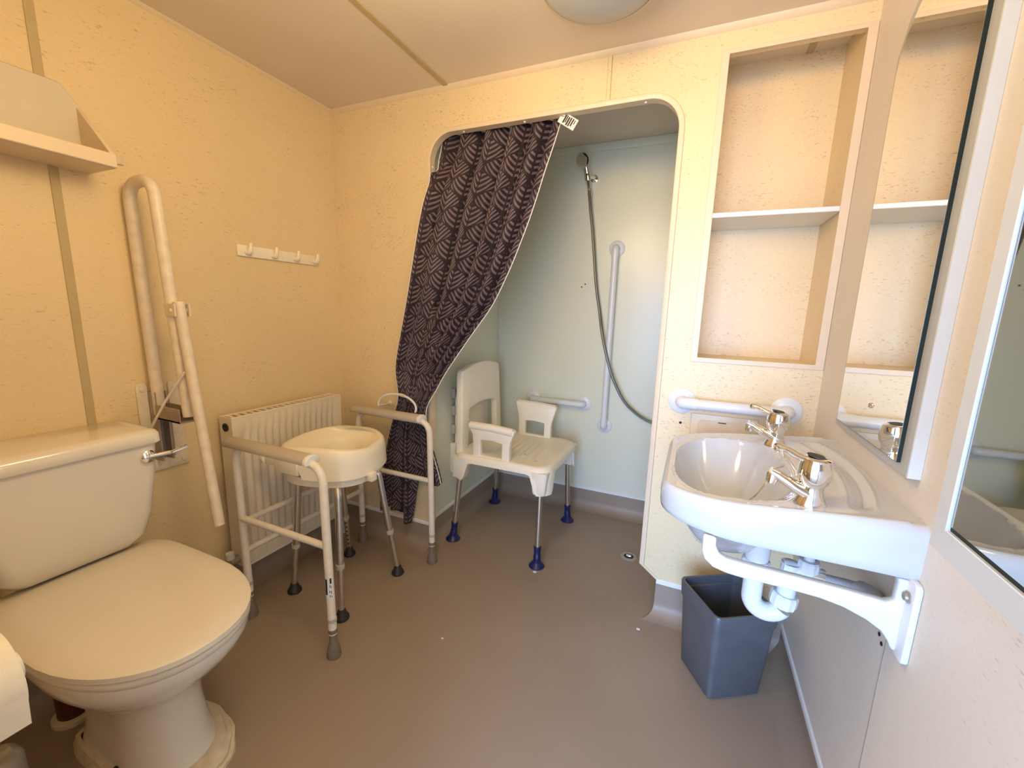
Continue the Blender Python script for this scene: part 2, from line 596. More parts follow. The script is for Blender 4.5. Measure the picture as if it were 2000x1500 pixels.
cove('baseboard_back_right', 0, -0.043, XR, YB, flip=True, h=0.138)
cove('baseboard_left', 1, YF, YB, XL)
cove('baseboard_right', 1, YF, YB, XR, flip=True, h=0.098)
cove('baseboard_alcove_back', 0, SX0, SX1, SY1, flip=True, h=0.122)
cove('baseboard_alcove_left', 1, SY0, SY1, SX0, h=0.122)
# jamb face between room and shower on the left
bm = B(); box(bm, (OL - 0.028, YB - 0.006, 0.135), (OL - 0.004, YB, 0.80), 0.002, 1)
struct('trim_7', bm, M['trim'])

# the shelf recess
bm = B()
box(bm, (0.0, 1.60, 1.0), (0.013, 1.82, ZC)); box(bm, (0.362, 1.60, 1.0), (XR, 1.82, ZC))
box(bm, (0.0, 1.81, 1.0), (XR, 1.83, ZC)); box(bm, (0.0, 1.60, 0.99), (XR, 1.82, 1.012))
struct('wall_recess', bm, M['wall_back'])
bm = B()
w = 0.018
prism(bm, [(0.013 - w, 1.015 - 0.012), (0.362 + w, 1.015 - 0.012), (0.362 + w, 1.958 + 0.008), (0.013 - w, 1.958 + 0.008)], 1, YB - 0.004, YB + 0.002,
      holes=[[(0.017, 1.019), (0.357, 1.019), (0.357, 1.954), (0.017, 1.954)]], bevel=0.001, seg=1)
struct('trim_8', bm, M['trim'])
bm = B(); box(bm, (0.014, YB + 0.003, 1.4775), (0.361, 1.81, 1.4925), 0.0015, 1)
rs = mesh_obj('recess_shelf', bm, M['white_trim'], origin=(0.19, 1.69, 1.4775))
tag(rs, 'white-edged single shelf across the tall wall recess', 'shelf')

# ================================================================== TOILET
t = thing('toilet', 'close-coupled toilet with closed lid against the cream wall', 'toilet', (-1.25, 0.475, 0))
CY = 0.475
def pan_loop(z, xb, xf, hw, xw=None, hb=0.6, n=40, yoff=0.0):
    """egg outline: back at xb, front tip xf, widest half width hw at xw; hb = back half width ratio"""
    xw = xw if xw is not None else xb + (xf - xb) * 0.5
    pts = []
    for k in range(n):
        a = 2 * PI * k / n
        c, s = math.cos(a), math.sin(a)
        if c >= 0:
            x = xw + (xf - xw) * (abs(c) ** 0.92)
            y = hw * math.copysign(abs(s) ** 0.92, s)
        else:
            x = xw + (xw - xb) * -(abs(c) ** 0.55)
            yy = abs(s) ** 0.75
            y = math.copysign(hw * (hb + (1 - hb) * smooth01(yy)) * min(1.0, yy * 2.2), s)
        pts.append((x, CY + yoff + y, z))
    return pts
bm = B()
loft(bm, [pan_loop(0.0, -1.385, -1.005, 0.098, -1.16, 0.75), pan_loop(0.03, -1.37, -1.02, 0.095, -1.16, 0.75), pan_loop(0.10, -1.35, -1.045, 0.086, -1.17, 0.72),
          pan_loop(0.17, -1.36, -1.055, 0.083, -1.18, 0.75), pan_loop(0.215, -1.40, -1.05, 0.094, -1.20, 0.75), pan_loop(0.25, -1.46, -1.025, 0.118, -1.22, 0.7),
          pan_loop(0.29, -1.52, -0.978, 0.150, -1.2, 0.68), pan_loop(0.335, -1.53, -0.935, 0.176, -1.19, 0.66), pan_loop(0.372, -1.53, -0.912, 0.188, -1.19, 0.64),
          pan_loop(0.388, -1.53, -0.912, 0.188, -1.19, 0.64), pan_loop(0.392, -1.525, -0.918, 0.183, -1.19, 0.64)])
box(bm, (-1.615, CY - 0.115, 0.30), (-1.49, CY + 0.115, 0.440), 0.015, 3)
pan = mesh_obj('pan', bm, M['ceramic'], t, smooth=50)
bm = B()
loft(bm, [pan_loop(0.393, -1.50, -0.908, 0.190, -1.195, 0.55), pan_loop(0.396, -1.503, -0.905, 0.193, -1.195, 0.55), pan_loop(0.407, -1.503, -0.905, 0.193, -1.195, 0.55), pan_loop(0.410, -1.50, -0.909, 0.190, -1.195, 0.55)])
mesh_obj('seat', bm, M['seatplastic'], t, smooth=50)
bm = B()
loft(bm, [pan_loop(0.412, -1.50, -0.912, 0.188, -1.195, 0.56), pan_loop(0.414, -1.505, -0.903, 0.196, -1.195, 0.56), pan_loop(0.426, -1.505, -0.903, 0.196, -1.195, 0.56),
          pan_loop(0.431, -1.50, -0.912, 0.189, -1.195, 0.56), pan_loop(0.434, -1.46, -0.97, 0.14, -1.2, 0.56)])
mesh_obj('lid', bm, M['seatplastic'], t, smooth=50)
bm = B(); tube(bm, [(-1.512, CY - 0.09, 0.416), (-1.512, CY + 0.09, 0.416)], 0.010, 12)
mesh_obj('hinge', bm, M['seatplastic'], t)
# cistern
def cis_loop(z, x0, x1, hw, r=0.03, n=5):
    pts = rrect(x0, CY - hw, x1, CY + hw, r, n)
    return [(p[0], p[1], z) for p in pts]
bm = B()
loft(bm, [cis_loop(0.438, -1.60, -1.475, 0.105, 0.03), cis_loop(0.446, -1.61, -1.455, 0.128, 0.035), cis_loop(0.475, -1.615, -1.436, 0.150, 0.035), cis_loop(0.54, -1.617, -1.424, 0.165, 0.032),
          cis_loop(0.66, -1.617, -1.412, 0.178, 0.028), cis_loop(0.75, -1.617, -1.406, 0.184, 0.025)])
cis = mesh_obj('cistern', bm, M['ceramic'], t, smooth=50)
bm = B()
loft(bm, [cis_loop(0.750, -1.617, -1.400, 0.188, 0.024), cis_loop(0.754, -1.618, -1.396, 0.192, 0.026), cis_loop(0.778, -1.618, -1.398, 0.191, 0.026),
          cis_loop(0.787, -1.616, -1.405, 0.186, 0.026), cis_loop(0.791, -1.606, -1.42, 0.172, 0.026)])
mesh_obj('cistern_lid', bm, M['ceramic'], t, smooth=50)
bm = B()
ly, lz = 0.628, 0.716
lathe(bm, [(0.017, 0), (0.019, 0.004), (0.018, 0.012), (0.010, 0.018), (0, 0.019)], (-1.413, ly, lz), (1, 0, 0), 20)
lev = mesh_obj('flush_lever', bm, M['chrome'], t, label='small chrome flush lever')
bm = B(); tube(bm, rounded([(-1.398, ly, lz), (-1.392, ly + 0.05, lz - 0.002), (-1.396, ly + 0.095, lz + 0.004)], 0.03), [0.007] * 4 + [0.0055] * 4 + [0.007], 10)
mesh_obj('handle', bm, M['chrome'], lev)
# yellowed sealant built up round the foot
bm = B()
lp = []
for j, (g, z) in enumerate(((0.006, 0.0), (0.036, 0.0), (0.035, 0.010), (0.027, 0.013), (0.026, 0.022), (0.017, 0.026), (0.012, 0.036), (-0.004, 0.040), (-0.02, 0.040))):
    L = []
    for k, p in enumerate(pan_loop(z, -1.385, -1.005, 0.098, -1.16, 0.75)):
        d = Vector((p[0] + 1.18, p[1] - CY, 0)).normalized()
        wob = (1 + 0.08 * math.sin(k * 1.7 + j)) * (0.45 + 0.55 * smooth01((d.x + d.y * 0.4 + 0.7) / 1.2))
        L.append((p[0] + d.x * g * wob, p[1] + d.y * g * wob, z))
    lp.append(L)
loft(bm, lp, False, False)
mesh_obj('foot_seal', bm, M['caulk'], t, smooth=40, label='ragged yellowed sealant round the foot')
bm = B(); lathe(bm, [(0.009, 0), (0.009, 0.004), (0.0, 0.005)], (-1.165, CY - 0.0935, 0.05), (0.05, -1, 0.05), 14)
mesh_obj('bolt_hole', bm, M['hole'], t)
# soil pipe behind the pan
p = thing('soil_pipe', 'dark maroon pipe stub with pale collar behind the toilet foot', 'pipe', (-1.495, 0.425, 0))
bm = B(); lathe(bm, [(0.034, 0.004), (0.034, 0.13), (0.030, 0.135)], (-1.495, 0.425, 0), seg=24)
mesh_obj('pipe', bm, M['maroon'], p)
bm = B(); lathe(bm, [(0.047, 0.0), (0.047, 0.012), (0.037, 0.016)], (-1.495, 0.425, 0), seg=24)
mesh_obj('collar', bm, M['caulk'], p)

# ================================================================== toilet roll and canister (lower left corner)
p = thing('toilet_roll_holder', 'toilet roll on a wall holder at the left edge of the photo', 'toilet roll', (-0.80, YF, 0.665))
bm = B(); lathe(bm, [(0.02, 0.0), (0.056, 0.0), (0.058, 0.003), (0.058, 0.099), (0.056, 0.102), (0.02, 0.102)], (-0.80, 0.073, 0.665), (0, 1, 0), 40)
# hanging sheet
prism(bm, [(-0.7445, 0.68), (-0.7425, 0.665), (-0.744, 0.64), (-0.7485, 0.607), (-0.7495, 0.607), (-0.7455, 0.64), (-0.7445, 0.665)], 1, 0.0745, 0.1735)
mesh_obj('roll', bm, M['paper'], p, smooth=40)
bm = B(); tube(bm, [(-0.80, YF, 0.665), (-0.80, 0.185, 0.665)], 0.018, 14); lathe(bm, [(0.032, 0), (0.032, 0.006), (0.02, 0.01)], (-0.80, YF, 0.665), (0, 1, 0), 20)
mesh_obj('spindle', bm, M['white_plastic'], p)
cx, cy = -1.345, 0.235
bm = B()
n = 36
loops = []
for r, z in ((0.050, 0), (0.056, 0.006), (0.058, 0.07), (0.057, 0.118), (0.052, 0.131), (0.040, 0.137), (0.026, 0.134), (0.010, 0.134)):
    L = []
    for k in range(n):
        a = 2 * PI * k / n
        zz = z + (0.004 * math.sin(5 * a + r * 160) if 0.02 < r < 0.045 and z > 0.12 else 0)
        L.append((cx + r * math.cos(a), cy + r * math.sin(a), zz))
    loops.append(L)
loft(bm, loops)
o = mesh_obj('toilet_brush_pot', bm, plain('grey_white_plastic', (0.56, 0.52, 0.46), 0.4, var=0.08), origin=(cx, cy, 0), smooth=50)
tag(o, 'grey-white round pot with swirled top on the floor near the toilet', 'pot')

# ================================================================== wall shelf over the toilet
t = thing('wall_shelf', 'pale wall shelf with angled back panel above the toilet', 'shelf', (XL, 0.35, 1.51))
bm = B(); prism(bm, [(0.08, 1.515), (0.668, 1.515), (0.672, 1.672), (0.632, 1.722), (0.11, 1.722), (0.08, 1.69)], 0, XL + 0.0005, XL + 0.010, 0.002, seg=1)
mesh_obj('back_panel', bm, plain('pale_shelf_board', (0.66, 0.58, 0.46), 0.4, var=0.02), t)
bm = B(); box(bm, (XL + 0.001, 0.08, 1.505), (-1.476, 0.672, 1.519), 0.002, 1)
mesh_obj('shelf_board', bm, M['trim'], t)
bm = B(); box(bm, (-1.476, 0.08, 1.506), (-1.467, 0.672, 1.541), 0.002, 1)
mesh_obj('front_lip', bm, M['trim'], t)
for y0 in (0.660, 0.08):
    bm = B(); prism(bm, [(XL + 0.008, 1.517), (-1.474, 1.517), (-1.474, 1.545), (XL + 0.008, 1.674)], 1, y0, y0 + 0.011, 0.001, seg=1)
    mesh_obj('end_panel', bm, M['trim'], t)
bm = B(); box(bm, (XL, 0.735, 1.553), (XL + 0.006, 0.755, 1.58), 0.002, 2)
o = mesh_obj('wall_plug_cover', bm, M['trim'], origin=(XL, 0.745, 1.566))
tag(o, 'tiny cream square cover on the wall beside the end of the pale shelf', 'cover')

# ================================================================== hinged support rail
t = thing('folding_support_rail', 'folded-up cream grab rail with drop leg on the wall beside the toilet', 'grab rail', (XL, 0.77, 0.60))
Y = 0.757
loop = rounded([(-1.586, Y, 0.79), (-1.596, Y - 0.008, 1.497), (-1.476, Y - 0.004, 1.505), (-1.438, Y + 0.004, 0.80)], 0.056, 10)
bm = B(); tube(bm, loop, 0.0165, 16)
mesh_obj('rail_tube', bm, M['arm_paint'], t)
bm = B(); tube(bm, [(-1.432, 0.763, 1.155), (-1.390, 0.763, 0.82), (-1.342, 0.763, 0.452)], 0.0150, 16)
leg = mesh_obj('drop_leg', bm, M['arm_paint'], t)
bm = B(); lathe(bm, [(0.0125, 0), (0.0125, 0.0012)], (-1.3419, 0.763, 0.4518), (0.13, 0, -1), 14)
mesh_obj('leg_end', bm, M['hole'], leg)
bm = B()
box(bm, (-1.468, 0.7405, 1.112), (-1.415, 0.7455, 1.150), 0.001, 1); box(bm, (-1.468, 0.7805, 1.112), (-1.415, 0.7855, 1.150), 0.001, 1)
tube(bm, [(-1.432, 0.735, 1.13), (-1.432, 0.792, 1.13)], 0.006, 10)
mesh_obj('clamp', bm, M['arm_paint'], t)
bm = B(); tube(bm, [(-1.412, 0.748, 0.945), (-1.48, 0.722, 0.85), (-1.55, 0.695, 0.735)], 0.0038, 8)
mesh_obj('stay_rod', bm, M['arm_paint'], t)
for y0, y1 in ((0.712, 0.742), (0.800, 0.838)):
    bm = B(); prism(bm, rrect(y0, 0.595, y1, 0.893, 0.012, 4), 0, XL + 0.0005, XL + 0.006, 0.0015, seg=1)
    mesh_obj('wall_plate', bm, M['arm_paint'], t)
bm = B(); box(bm, (XL + 0.0005, 0.712, 0.592), (XL + 0.010, 0.84, 0.632), 0.003, 2)
mesh_obj('wall_plate', bm, M['arm_paint'], t)
for (y, z) in ((0.727, 0.873), (0.82, 0.866), (0.822, 0.612), (0.73, 0.612)):
    bm = B(); lathe(bm, [(0.008, 0), (0.007, 0.004), (0, 0.005)], (XL + (0.006 if z > 0.7 else 0.010), y, z), (1, 0, 0), 10)
    mesh_obj('bolt', bm, M['arm_paint'], t)
bm = B()
box(bm, (XL + 0.004, 0.742, 0.632), (-1.575, 0.748, 0.865), 0.001, 1); box(bm, (XL + 0.004, 0.772, 0.632), (-1.575, 0.778, 0.865), 0.001, 1)
box(bm, (XL + 0.004, 0.748, 0.632), (XL + 0.009, 0.772, 0.865))
mesh_obj('upright_channel', bm, M['galv'], t)
bm = B(); box(bm, (-1.575, 0.738, 0.778), (-1.445, 0.741, 0.825), 0.001, 1); box(bm, (-1.575, 0.776, 0.778), (-1.445, 0.779, 0.825), 0.001, 1); box(bm, (-1.60, 0.738, 0.778), (-1.447, 0.779, 0.784))
mesh_obj('hinge_channel', bm, M['galv'], t)

# ================================================================== hook rail
t = thing('hook_rail', 'cream plastic rail of four coat hooks on the left wall', 'hook rail', (XL, 1.262, 1.355))
bm = B(); box(bm, (XL + 0.0003, 1.076, 1.334), (XL + 0.009, 1.448, 1.377), 0.003, 2)
mesh_obj('back_plate', bm, M['cream_plastic'], t)
for y in (1.113, 1.222, 1.325, 1.425):
    bm = B()
    tube(bm, rounded([(XL + 0.008, y, 1.352), (XL + 0.024, y, 1.346), (XL + 0.031, y, 1.362), (XL + 0.034, y, 1.384)], 0.01, 4), [0.013, 0.012, 0.011, 0.0105, 0.010, 0.0095, 0.009, 0.0085, 0.008, 0.008, 0.0075, 0.007][:12], 10, flat=0.8)
    mesh_obj('hook', bm, M['cream_plastic'], t)
for y in (1.135, 1.268, 1.398):
    bm = B(); lathe(bm, [(0.005, 0), (0.004, 0.002), (0, 0.0022)], (XL + 0.009, y, 1.352), (1, 0, 0), 10)
    mesh_obj('screw', bm, M['cream_plastic'], t)

# ================================================================== radiator
RY0, RY1, RZ0, RZ1, RX0, RX1 = 0.946, 1.458, 0.135, 0.737, -1.597, -1.527
t = thing('radiator', 'cream panel radiator with vertical flutes in the wall corner', 'radiator', (-1.57, 1.2, RZ0))
# fluted front panel
flutes = 15
ys, xs = [], []
margin = 0.028
pitch = (RY1 - RY0 - 2 * margin) / flutes
prof = [(RY0, 0.0)]
for i in range(flutes):
    y0 = RY0 + margin + i * pitch
    prof += [(y0 + pitch * 0.22, 0.0), (y0 + pitch * 0.34, 1.0), (y0 + pitch * 0.66, 1.0), (y0 + pitch * 0.78, 0.0)]
prof.append((RY1, 0.0))
zs = [(RZ0, 0), (RZ0 + 0.045, 0), (RZ0 + 0.062, 1), (RZ1 - 0.075, 1), (RZ1 - 0.055, 0), (RZ1, 0)]
bm = B()
grid = [[bm.verts.new((RX1 - 0.008 * f * d, y, z)) for (y, f) in prof] for (z, d) in zs]
for a, c2 in zip(grid, grid[1:]):
    for k in range(len(a) - 1):
        bm.faces.new((a[k], a[k + 1], c2[k + 1], c2[k]))
mesh_obj('front_panel', bm, M['radiator'], t, smooth=60)
bm = B(); box(bm, (RX0, RY0, RZ0), (RX0 + 0.010, RY1, RZ1), 0.002, 1)
mesh_obj('rear_panel', bm, M['radiator'], t)
for y0, y1 in ((RY0 - 0.003, RY0), (RY1, RY1 + 0.003)):
    bm = B(); box(bm, (RX0 - 0.001, y0, RZ0), (RX1 + 0.0015, y1, RZ1 + 0.002), 0.0012, 1)
    mesh_obj('side_panel', bm, M['radiator'], t)
bm = B()
box(bm, (RX1 - 0.010, RY0, RZ1 - 0.006), (RX1 + 0.001, RY1, RZ1 + 0.002), 0.001, 1)
box(bm, (RX0, RY0, RZ1 - 0.006), (RX0 + 0.012, RY1, RZ1 + 0.002), 0.001, 1)
for k in range(18):
    y = RY0 + 0.018 + k * (RY1 - RY0 - 0.036) / 17
    box(bm, (RX0 + 0.01, y - 0.006, RZ1 - 0.004), (RX1 - 0.008, y + 0.006, RZ1))
mesh_obj('top_grille', bm, M['radiator'], t)
bm = B(); box(bm, (RX0 + 0.012, RY0 + 0.006, RZ0 + 0.02), (RX1 - 0.022, RY1 - 0.006, RZ1 - 0.03))
mesh_obj('convector_core', bm, M['galv'], t)
bm = B()
box(bm, (RX1 - 0.006, RY0, RZ0 - 0.004), (RX1 + 0.0012, RY1, RZ0 + 0.004), 0.0015, 1)
mesh_obj('bottom_rim', bm, M['radiator'], t)
bm = B(); lathe(bm, [(0.016, 0), (0.016, 0.003), (0.011, 0.004), (0.010, 0.001), (0.005, 0.001), (0.005, 0.006), (0, 0.006)], (-1.562, RY0 - 0.003, 0.700), (0, -1, 0), 18)
mesh_obj('bleed_plug', bm, M['rubber_black'], t)
bm = B()
tube(bm, rounded([(-1.562, RY0, 0.165), (-1.562, 0.915, 0.165), (-1.562, 0.915, 0.0)], 0.012, 4), 0.009, 10)
lathe(bm, [(0.017, -0.02), (0.017, 0.02)], (-1.562, 0.930, 0.165), (0, 1, 0), 12)
vv = mesh_obj('valve', bm, M['galv'], t)
bm = B(); lathe(bm, [(0.014, 0), (0.016, 0.004), (0.015, 0.026), (0, 0.03)], (-1.562, 0.915, 0.178), (0, 0, 1), 14)
mesh_obj('valve_cap', bm, M['white_plastic'], vv)
bm = B(); tube(bm, rounded([(-1.562, RY1, 0.165), (-1.562, 1.482, 0.165), (-1.562, 1.482, 0.0)], 0.010, 4), 0.008, 10); lathe(bm, [(0.014, -0.012), (0.014, 0.012)], (-1.562, 1.475, 0.165), (0, 1, 0), 12)
mesh_obj('valve', bm, M['white_plastic'], t)
for y in (1.03, 1.37):
    bm = B(); box(bm, (XL, y - 0.012, 0.24), (RX0, y + 0.012, 0.64), 0.001, 1)
    mesh_obj('wall_bracket', bm, M['galv'], t)

# ================================================================== toilet surround frame
t = thing('toilet_surround', 'white tubular toilet safety frame standing in front of the radiator', 'mobility aid', (-1.21, 1.175, 0))
XF, XBk, ZT, R1 = -1.008, -1.425, 0.668, 0.0135
for (y, dxf, dyb) in ((0.885, 0.0, 0.004), (1.466, -0.006, 0.002)):
    bm = B()
    tube(bm, rounded([(XF + dxf + 0.004, y, 0.085), (XF + dxf - 0.006, y, ZT), (XBk, y, ZT + 0.004), (XBk + 0.002, y + dyb, 0.085)], 0.062, 8), R1, 14)
    side = mesh_obj('side_frame', bm, M['paint'], t)
    bm = B(); tube(bm, [(XBk + 0.006, y, 0.398), (XF + dxf - 0.006, y, 0.398)], 0.0115, 12)
    mesh_obj('side_rung', bm, M['paint'], side)
    # arm pad: half-round shell over the tube
    loops = []
    x0, x1 = (-1.468, -1.062) if y < 1 else (-1.462, -1.066)
    for (x, sc, dz) in ((x0, 0.35, -0.012), (x0 + 0.006, 0.8, -0.004), (x0 + 0.022, 1.0, 0.0), (x1 - 0.012, 1.0, 0.0), (x1 - 0.004, 0.97, 0.0), (x1, 0.85, -0.001)):
        L = []
        for k in range(15):
            a = PI * (k / 14) * 1.24 - PI * 0.12
            L.append((x, y + 0.0275 * sc * math.cos(a), ZT + 0.008 + dz + 0.021 * sc * math.sin(a)))
        loops.append(L)
    bm = B(); loft(bm, loops)
    pad = mesh_obj('arm_pad', bm, M['pad'], side, smooth=50, label='grey moulded arm pad')
    bm = B(); loops = []
    for (x, sc) in ((x1 - 0.002, 1.06), (x1 + 0.008, 1.06), (x1 + 0.011, 0.9)):
        loops.append([(x, y + 0.0275 * sc * math.cos(PI * (k / 14) * 1.24 - PI * 0.12), ZT + 0.008 + 0.021 * sc * math.sin(PI * (k / 14) * 1.24 - PI * 0.12)) for k in range(15)])
    loft(bm, loops)
    mesh_obj('pad_end', bm, M['white_plastic'], side)
    for (x, lab) in ((XF + dxf + 0.004, 1), (XBk + 0.002, 0)):
        yy = y if lab else y + dyb
        bm = B(); lathe(bm, [(0.0225, 0.0), (0.0235, 0.006), (0.0205, 0.03), (0.0155, 0.046), (0.0125, 0.056), (0.0125, 0.088), (0.0142, 0.09), (0.0142, 0.104)], (x, yy, 0), seg=18)
        mesh_obj('foot', bm, M['rubber_brown'], t, label='worn brown rubber foot')
        bm = B(); lathe(bm, [(0.0150, 0), (0.0150, 0.012)], (x - 0.0004, yy, 0.132), seg=16)
        mesh_obj('collar', bm, M['pad'], t)
for z in (0.383, 0.270):
    bm = B(); tube(bm, [(XBk + 0.004, 0.886, z), (XBk + 0.004, 1.466, z)], 0.0105, 12)
    mesh_obj('back_rail', bm, M['paint'], t)
# worn sticker on the nearest leg
bm = B()
def arc_patch(bm, c, r, a0, a1, z0, z1, n=8):
    lo, hi = [], []
    for k in range(n + 1):
        a = a0 + (a1 - a0) * k / n
        lo.append(bm.verts.new((c[0] + r * math.cos(a), c[1] + r * math.sin(a), z0)))
        hi.append(bm.verts.new((c[0] + r * math.cos(a), c[1] + r * math.sin(a), z1)))
    for k in range(n):
        bm.faces.new((lo[k], lo[k + 1], hi[k + 1], hi[k]))
arc_patch(bm, (XF + 0.0015, 0.885), 0.0140, -1.9, 0.0, 0.222, 0.298)
stk = mesh_obj('label', bm, M['bright_white'], t, label='white sticker with black print on the nearest leg')
bm = B()
for (a0, a1, z0, z1) in ((-1.9, -1.3, 0.236, 0.292), (-0.75, -0.35, 0.276, 0.295), (-0.8, -0.66, 0.262, 0.272), (-0.5, -0.40, 0.258, 0.268), (-0.9, -0.75, 0.244, 0.252), (-0.55, -0.40, 0.240, 0.250), (-0.85, -0.7, 0.228, 0.236), (-0.5, -0.38, 0.226, 0.233)):
    arc_patch(bm, (XF + 0.0015, 0.885), 0.01425, a0, a1, z0, z1, 4)
mesh_obj('print', bm, M['ink'], stk)

# ================================================================== commode seat
t = thing('raised_commode_seat', 'cream raised toilet seat on four aluminium legs inside the white tubular frame', 'commode', (-1.25, 1.18, 0))
SC = Vector((-1.26, 1.165))
def seat_loop(z, g=0.0, n=56, inner=False):
    pts = []
    for k in range(n):
        a = 2 * PI * k / n
        c, s = math.cos(a), math.sin(a)
        if inner:
            x, y = 0.088 * c, 0.112 * s
            x += 0.012
        else:
            ex = 0.80 if c > 0 else 0.72
            x = 0.190 * math.copysign(abs(c) ** ex, c)
            y = 0.172 * math.copysign(abs(s) ** 0.84, s)
            x += 0.010 * abs(s) ** 2
        d = Vector((x, y))
        if d.length > 0:
            d = d * (1 + g / d.length)
        a2 = 0.30                                       # seat set a little askew in its frame
        pts.append((SC.x + d.x * math.cos(a2) - d.y * math.sin(a2), SC.y + d.x * math.sin(a2) + d.y * math.cos(a2), z))
    return pts
def dz(L, f):
    return [(p[0], p[1], p[2] + f(k)) for k, p in enumerate(L)]
n = 56
notch = lambda k: (-0.020 if abs(((k - 40) % n)) < 0 else 0.0)
wave = lambda k: 0.009 * math.cos(2 * (2 * PI * k / n) + PI) + 0.004
bm = B()
def cut(L):
    return [(p[0], p[1], p[2] + 0.056 * smooth01((-1.235 - p[0] + 0.25 * (p[1] - 1.0)) / 0.012)) for p in L]
loops = [cut(seat_loop(0.537, -0.010)), cut(seat_loop(0.537, 0.0)), seat_loop(0.606, -0.004), dz(seat_loop(0.628, -0.008), wave), dz(seat_loop(0.638, -0.016), wave), dz(seat_loop(0.638, -0.030), wave),
         dz(seat_loop(0.625, 0.055, inner=True), lambda k: wave(k) * 0.7), dz(seat_loop(0.613, 0.018, inner=True), lambda k: wave(k) * 0.4), seat_loop(0.596, 0.0, inner=True), seat_loop(0.54, 0.0, inner=True), seat_loop(0.52, -0.010, inner=True)]
loft(bm, loops, cap0=False, cap1=False)
st = mesh_obj('seat', bm, M['cream_plastic'], t, smooth=60)
bm = B(); loft(bm, [seat_loop(0.505, -0.030), seat_loop(0.505, -0.020), seat_loop(0.537, -0.020), seat_loop(0.537, -0.060), seat_loop(0.505, -0.060)], False, False)
mesh_obj('under_ring', bm, M['cream_plastic'], t, smooth=50)
bm = B(); lathe(bm, [(0.085, 0.0), (0.085, 0.003)], (SC.x, SC.y, 0.515), seg=24)
mesh_obj('bowl_floor', bm, M['cream_plastic'], t)
# side brackets
bm = B()
box(bm, (-1.375, 0.985, 0.548), (-1.255, 1.04, 0.605), 0.006, 2); box(bm, (-1.44, 0.995, 0.562), (-1.365, 1.03, 0.60), 0.006, 2)
lathe(bm, [(0.027, 0), (0.027, 0.016), (0.02, 0.018)], (-1.452, 1.012, 0.585), (1, 0.0, 0), 18)
mesh_obj('clamp_bracket', bm, M['cream_plastic'], st)
bm = B(); box(bm, (-1.075, 1.135, 0.512), (-1.048, 1.165, 0.545), 0.004, 2)
mesh_obj('clamp_bracket', bm, M['cream_plastic'], st)
for i, (fx, fy, tx, ty) in enumerate(((-1.11, 1.023, -1.135, 1.055), (-1.098, 1.331, -1.150, 1.285), (-1.397, 1.053, -1.36, 1.07), (-1.392, 1.346, -1.365, 1.285))):
    bm = B(); tube(bm, rounded([(tx + (tx - fx) * 0.8, ty + (ty - fy) * 0.5, 0.515), (tx, ty, 0.475), (fx + (tx - fx) * 0.42, fy + (ty - fy) * 0.42, 0.20)], 0.03, 4), 0.0135, 14)
    lg = mesh_obj('leg', bm, M['alu'], t, label='bare aluminium leg')
    q = Vector((fx, fy, 0)).lerp(Vector((tx, ty, 0.475)), 0.42)
    bm = B(); tube(bm, [(q.x, q.y, 0.21), (fx, fy, 0.03)], 0.0108, 12)
    mesh_obj('inner_tube', bm, M['alu'], lg)
    if i == 3:
        bm = B()
        for k in range(8):
            s = 0.04 + k * 0.0215
            pp = Vector((fx, fy, 0.03)).lerp(Vector((q.x, q.y, 0.21)), k / 8 + 0.08)
            lathe(bm, [(0.0036, 0), (0.0036, 0.0118)], (pp.x, pp.y, pp.z), (0.65, -0.76, 0), 8)
        mesh_obj('adjusting_holes', bm, M['hole'], lg)
    bm = B(); lathe(bm, [(0.0155, -0.008), (0.0155, 0.010)], (q.x, q.y, 0.205), seg=16)
    mesh_obj('collar', bm, M['pad'], lg)
    bm = B(); lathe(bm, [(0.024, 0), (0.027, 0.004), (0.026, 0.012), (0.019, 0.020), (0.0145, 0.036), (0.0125, 0.04)], (fx, fy, 0), seg=20)
    mesh_obj('foot', bm, M['rubber_black'], lg, label='black rubber foot')

# ================================================================== shower chair
t = thing('shower_chair', 'cream plastic shower chair with navy suction feet in the shower', 'chair', (-0.79, 1.9, 0))
X0, X1, Y0, Y1 = -1.022, -0.528, 1.655, 2.150
def ch_loop(z, g, r=0.07, n=8):
    return [(p[0], p[1], z) for p in rrect(X0 - g, Y0 - g, X1 + g, Y1 + g, r, n)]
N1 = len(ch_loop(0, 0))
bm = B()
# seat shell: skirt deeper at the corners, arched along each side
def skirt(L):
    out = []
    for p in L:
        u = abs(p[0] - (X0 + X1) / 2) / ((X1 - X0) / 2)
        v = abs(p[1] - (Y0 + Y1) / 2) / ((Y1 - Y0) / 2)
        d = min(u, v)
        out.append((p[0], p[1], p[2] - 0.095 * smooth01((d - 0.62) / 0.16)))
    return out
def dense(L, m=3):
    out = []
    for i in range(len(L)):
        a, b2 = Vector(L[i]), Vector(L[(i + 1) % len(L)])
        k = max(1, int((b2 - a).length / 0.02))
        for j in range(k):
            out.append(tuple(a.lerp(b2, j / k)))
    return out
base = dense(ch_loop(0.0, 0.0))
def chl(z, g, sk=False):
    out = []
    cx, cy = (X0 + X1) / 2, (Y0 + Y1) / 2
    for p in base:
        s = 1 + g / 0.247
        q = (cx + (p[0] - cx) * s, cy + (p[1] - cy) * s, z)
        out.append(q)
    return skirt(out) if sk else out
loops = [chl(0.435, -0.006, True), chl(0.435, 0.004, True), chl(0.452, 0.002), chl(0.466, -0.004), chl(0.472, -0.014), chl(0.470, -0.030), chl(0.464, -0.12), chl(0.462, -0.2)]
loft(bm, loops, cap0=False)
loops = [chl(0.435, -0.006, True), chl(0.447, -0.012)]
loft(bm, loops, cap0=False, cap1=False)
seat = mesh_obj('seat', bm, M['cream_plastic'], t, smooth=40)
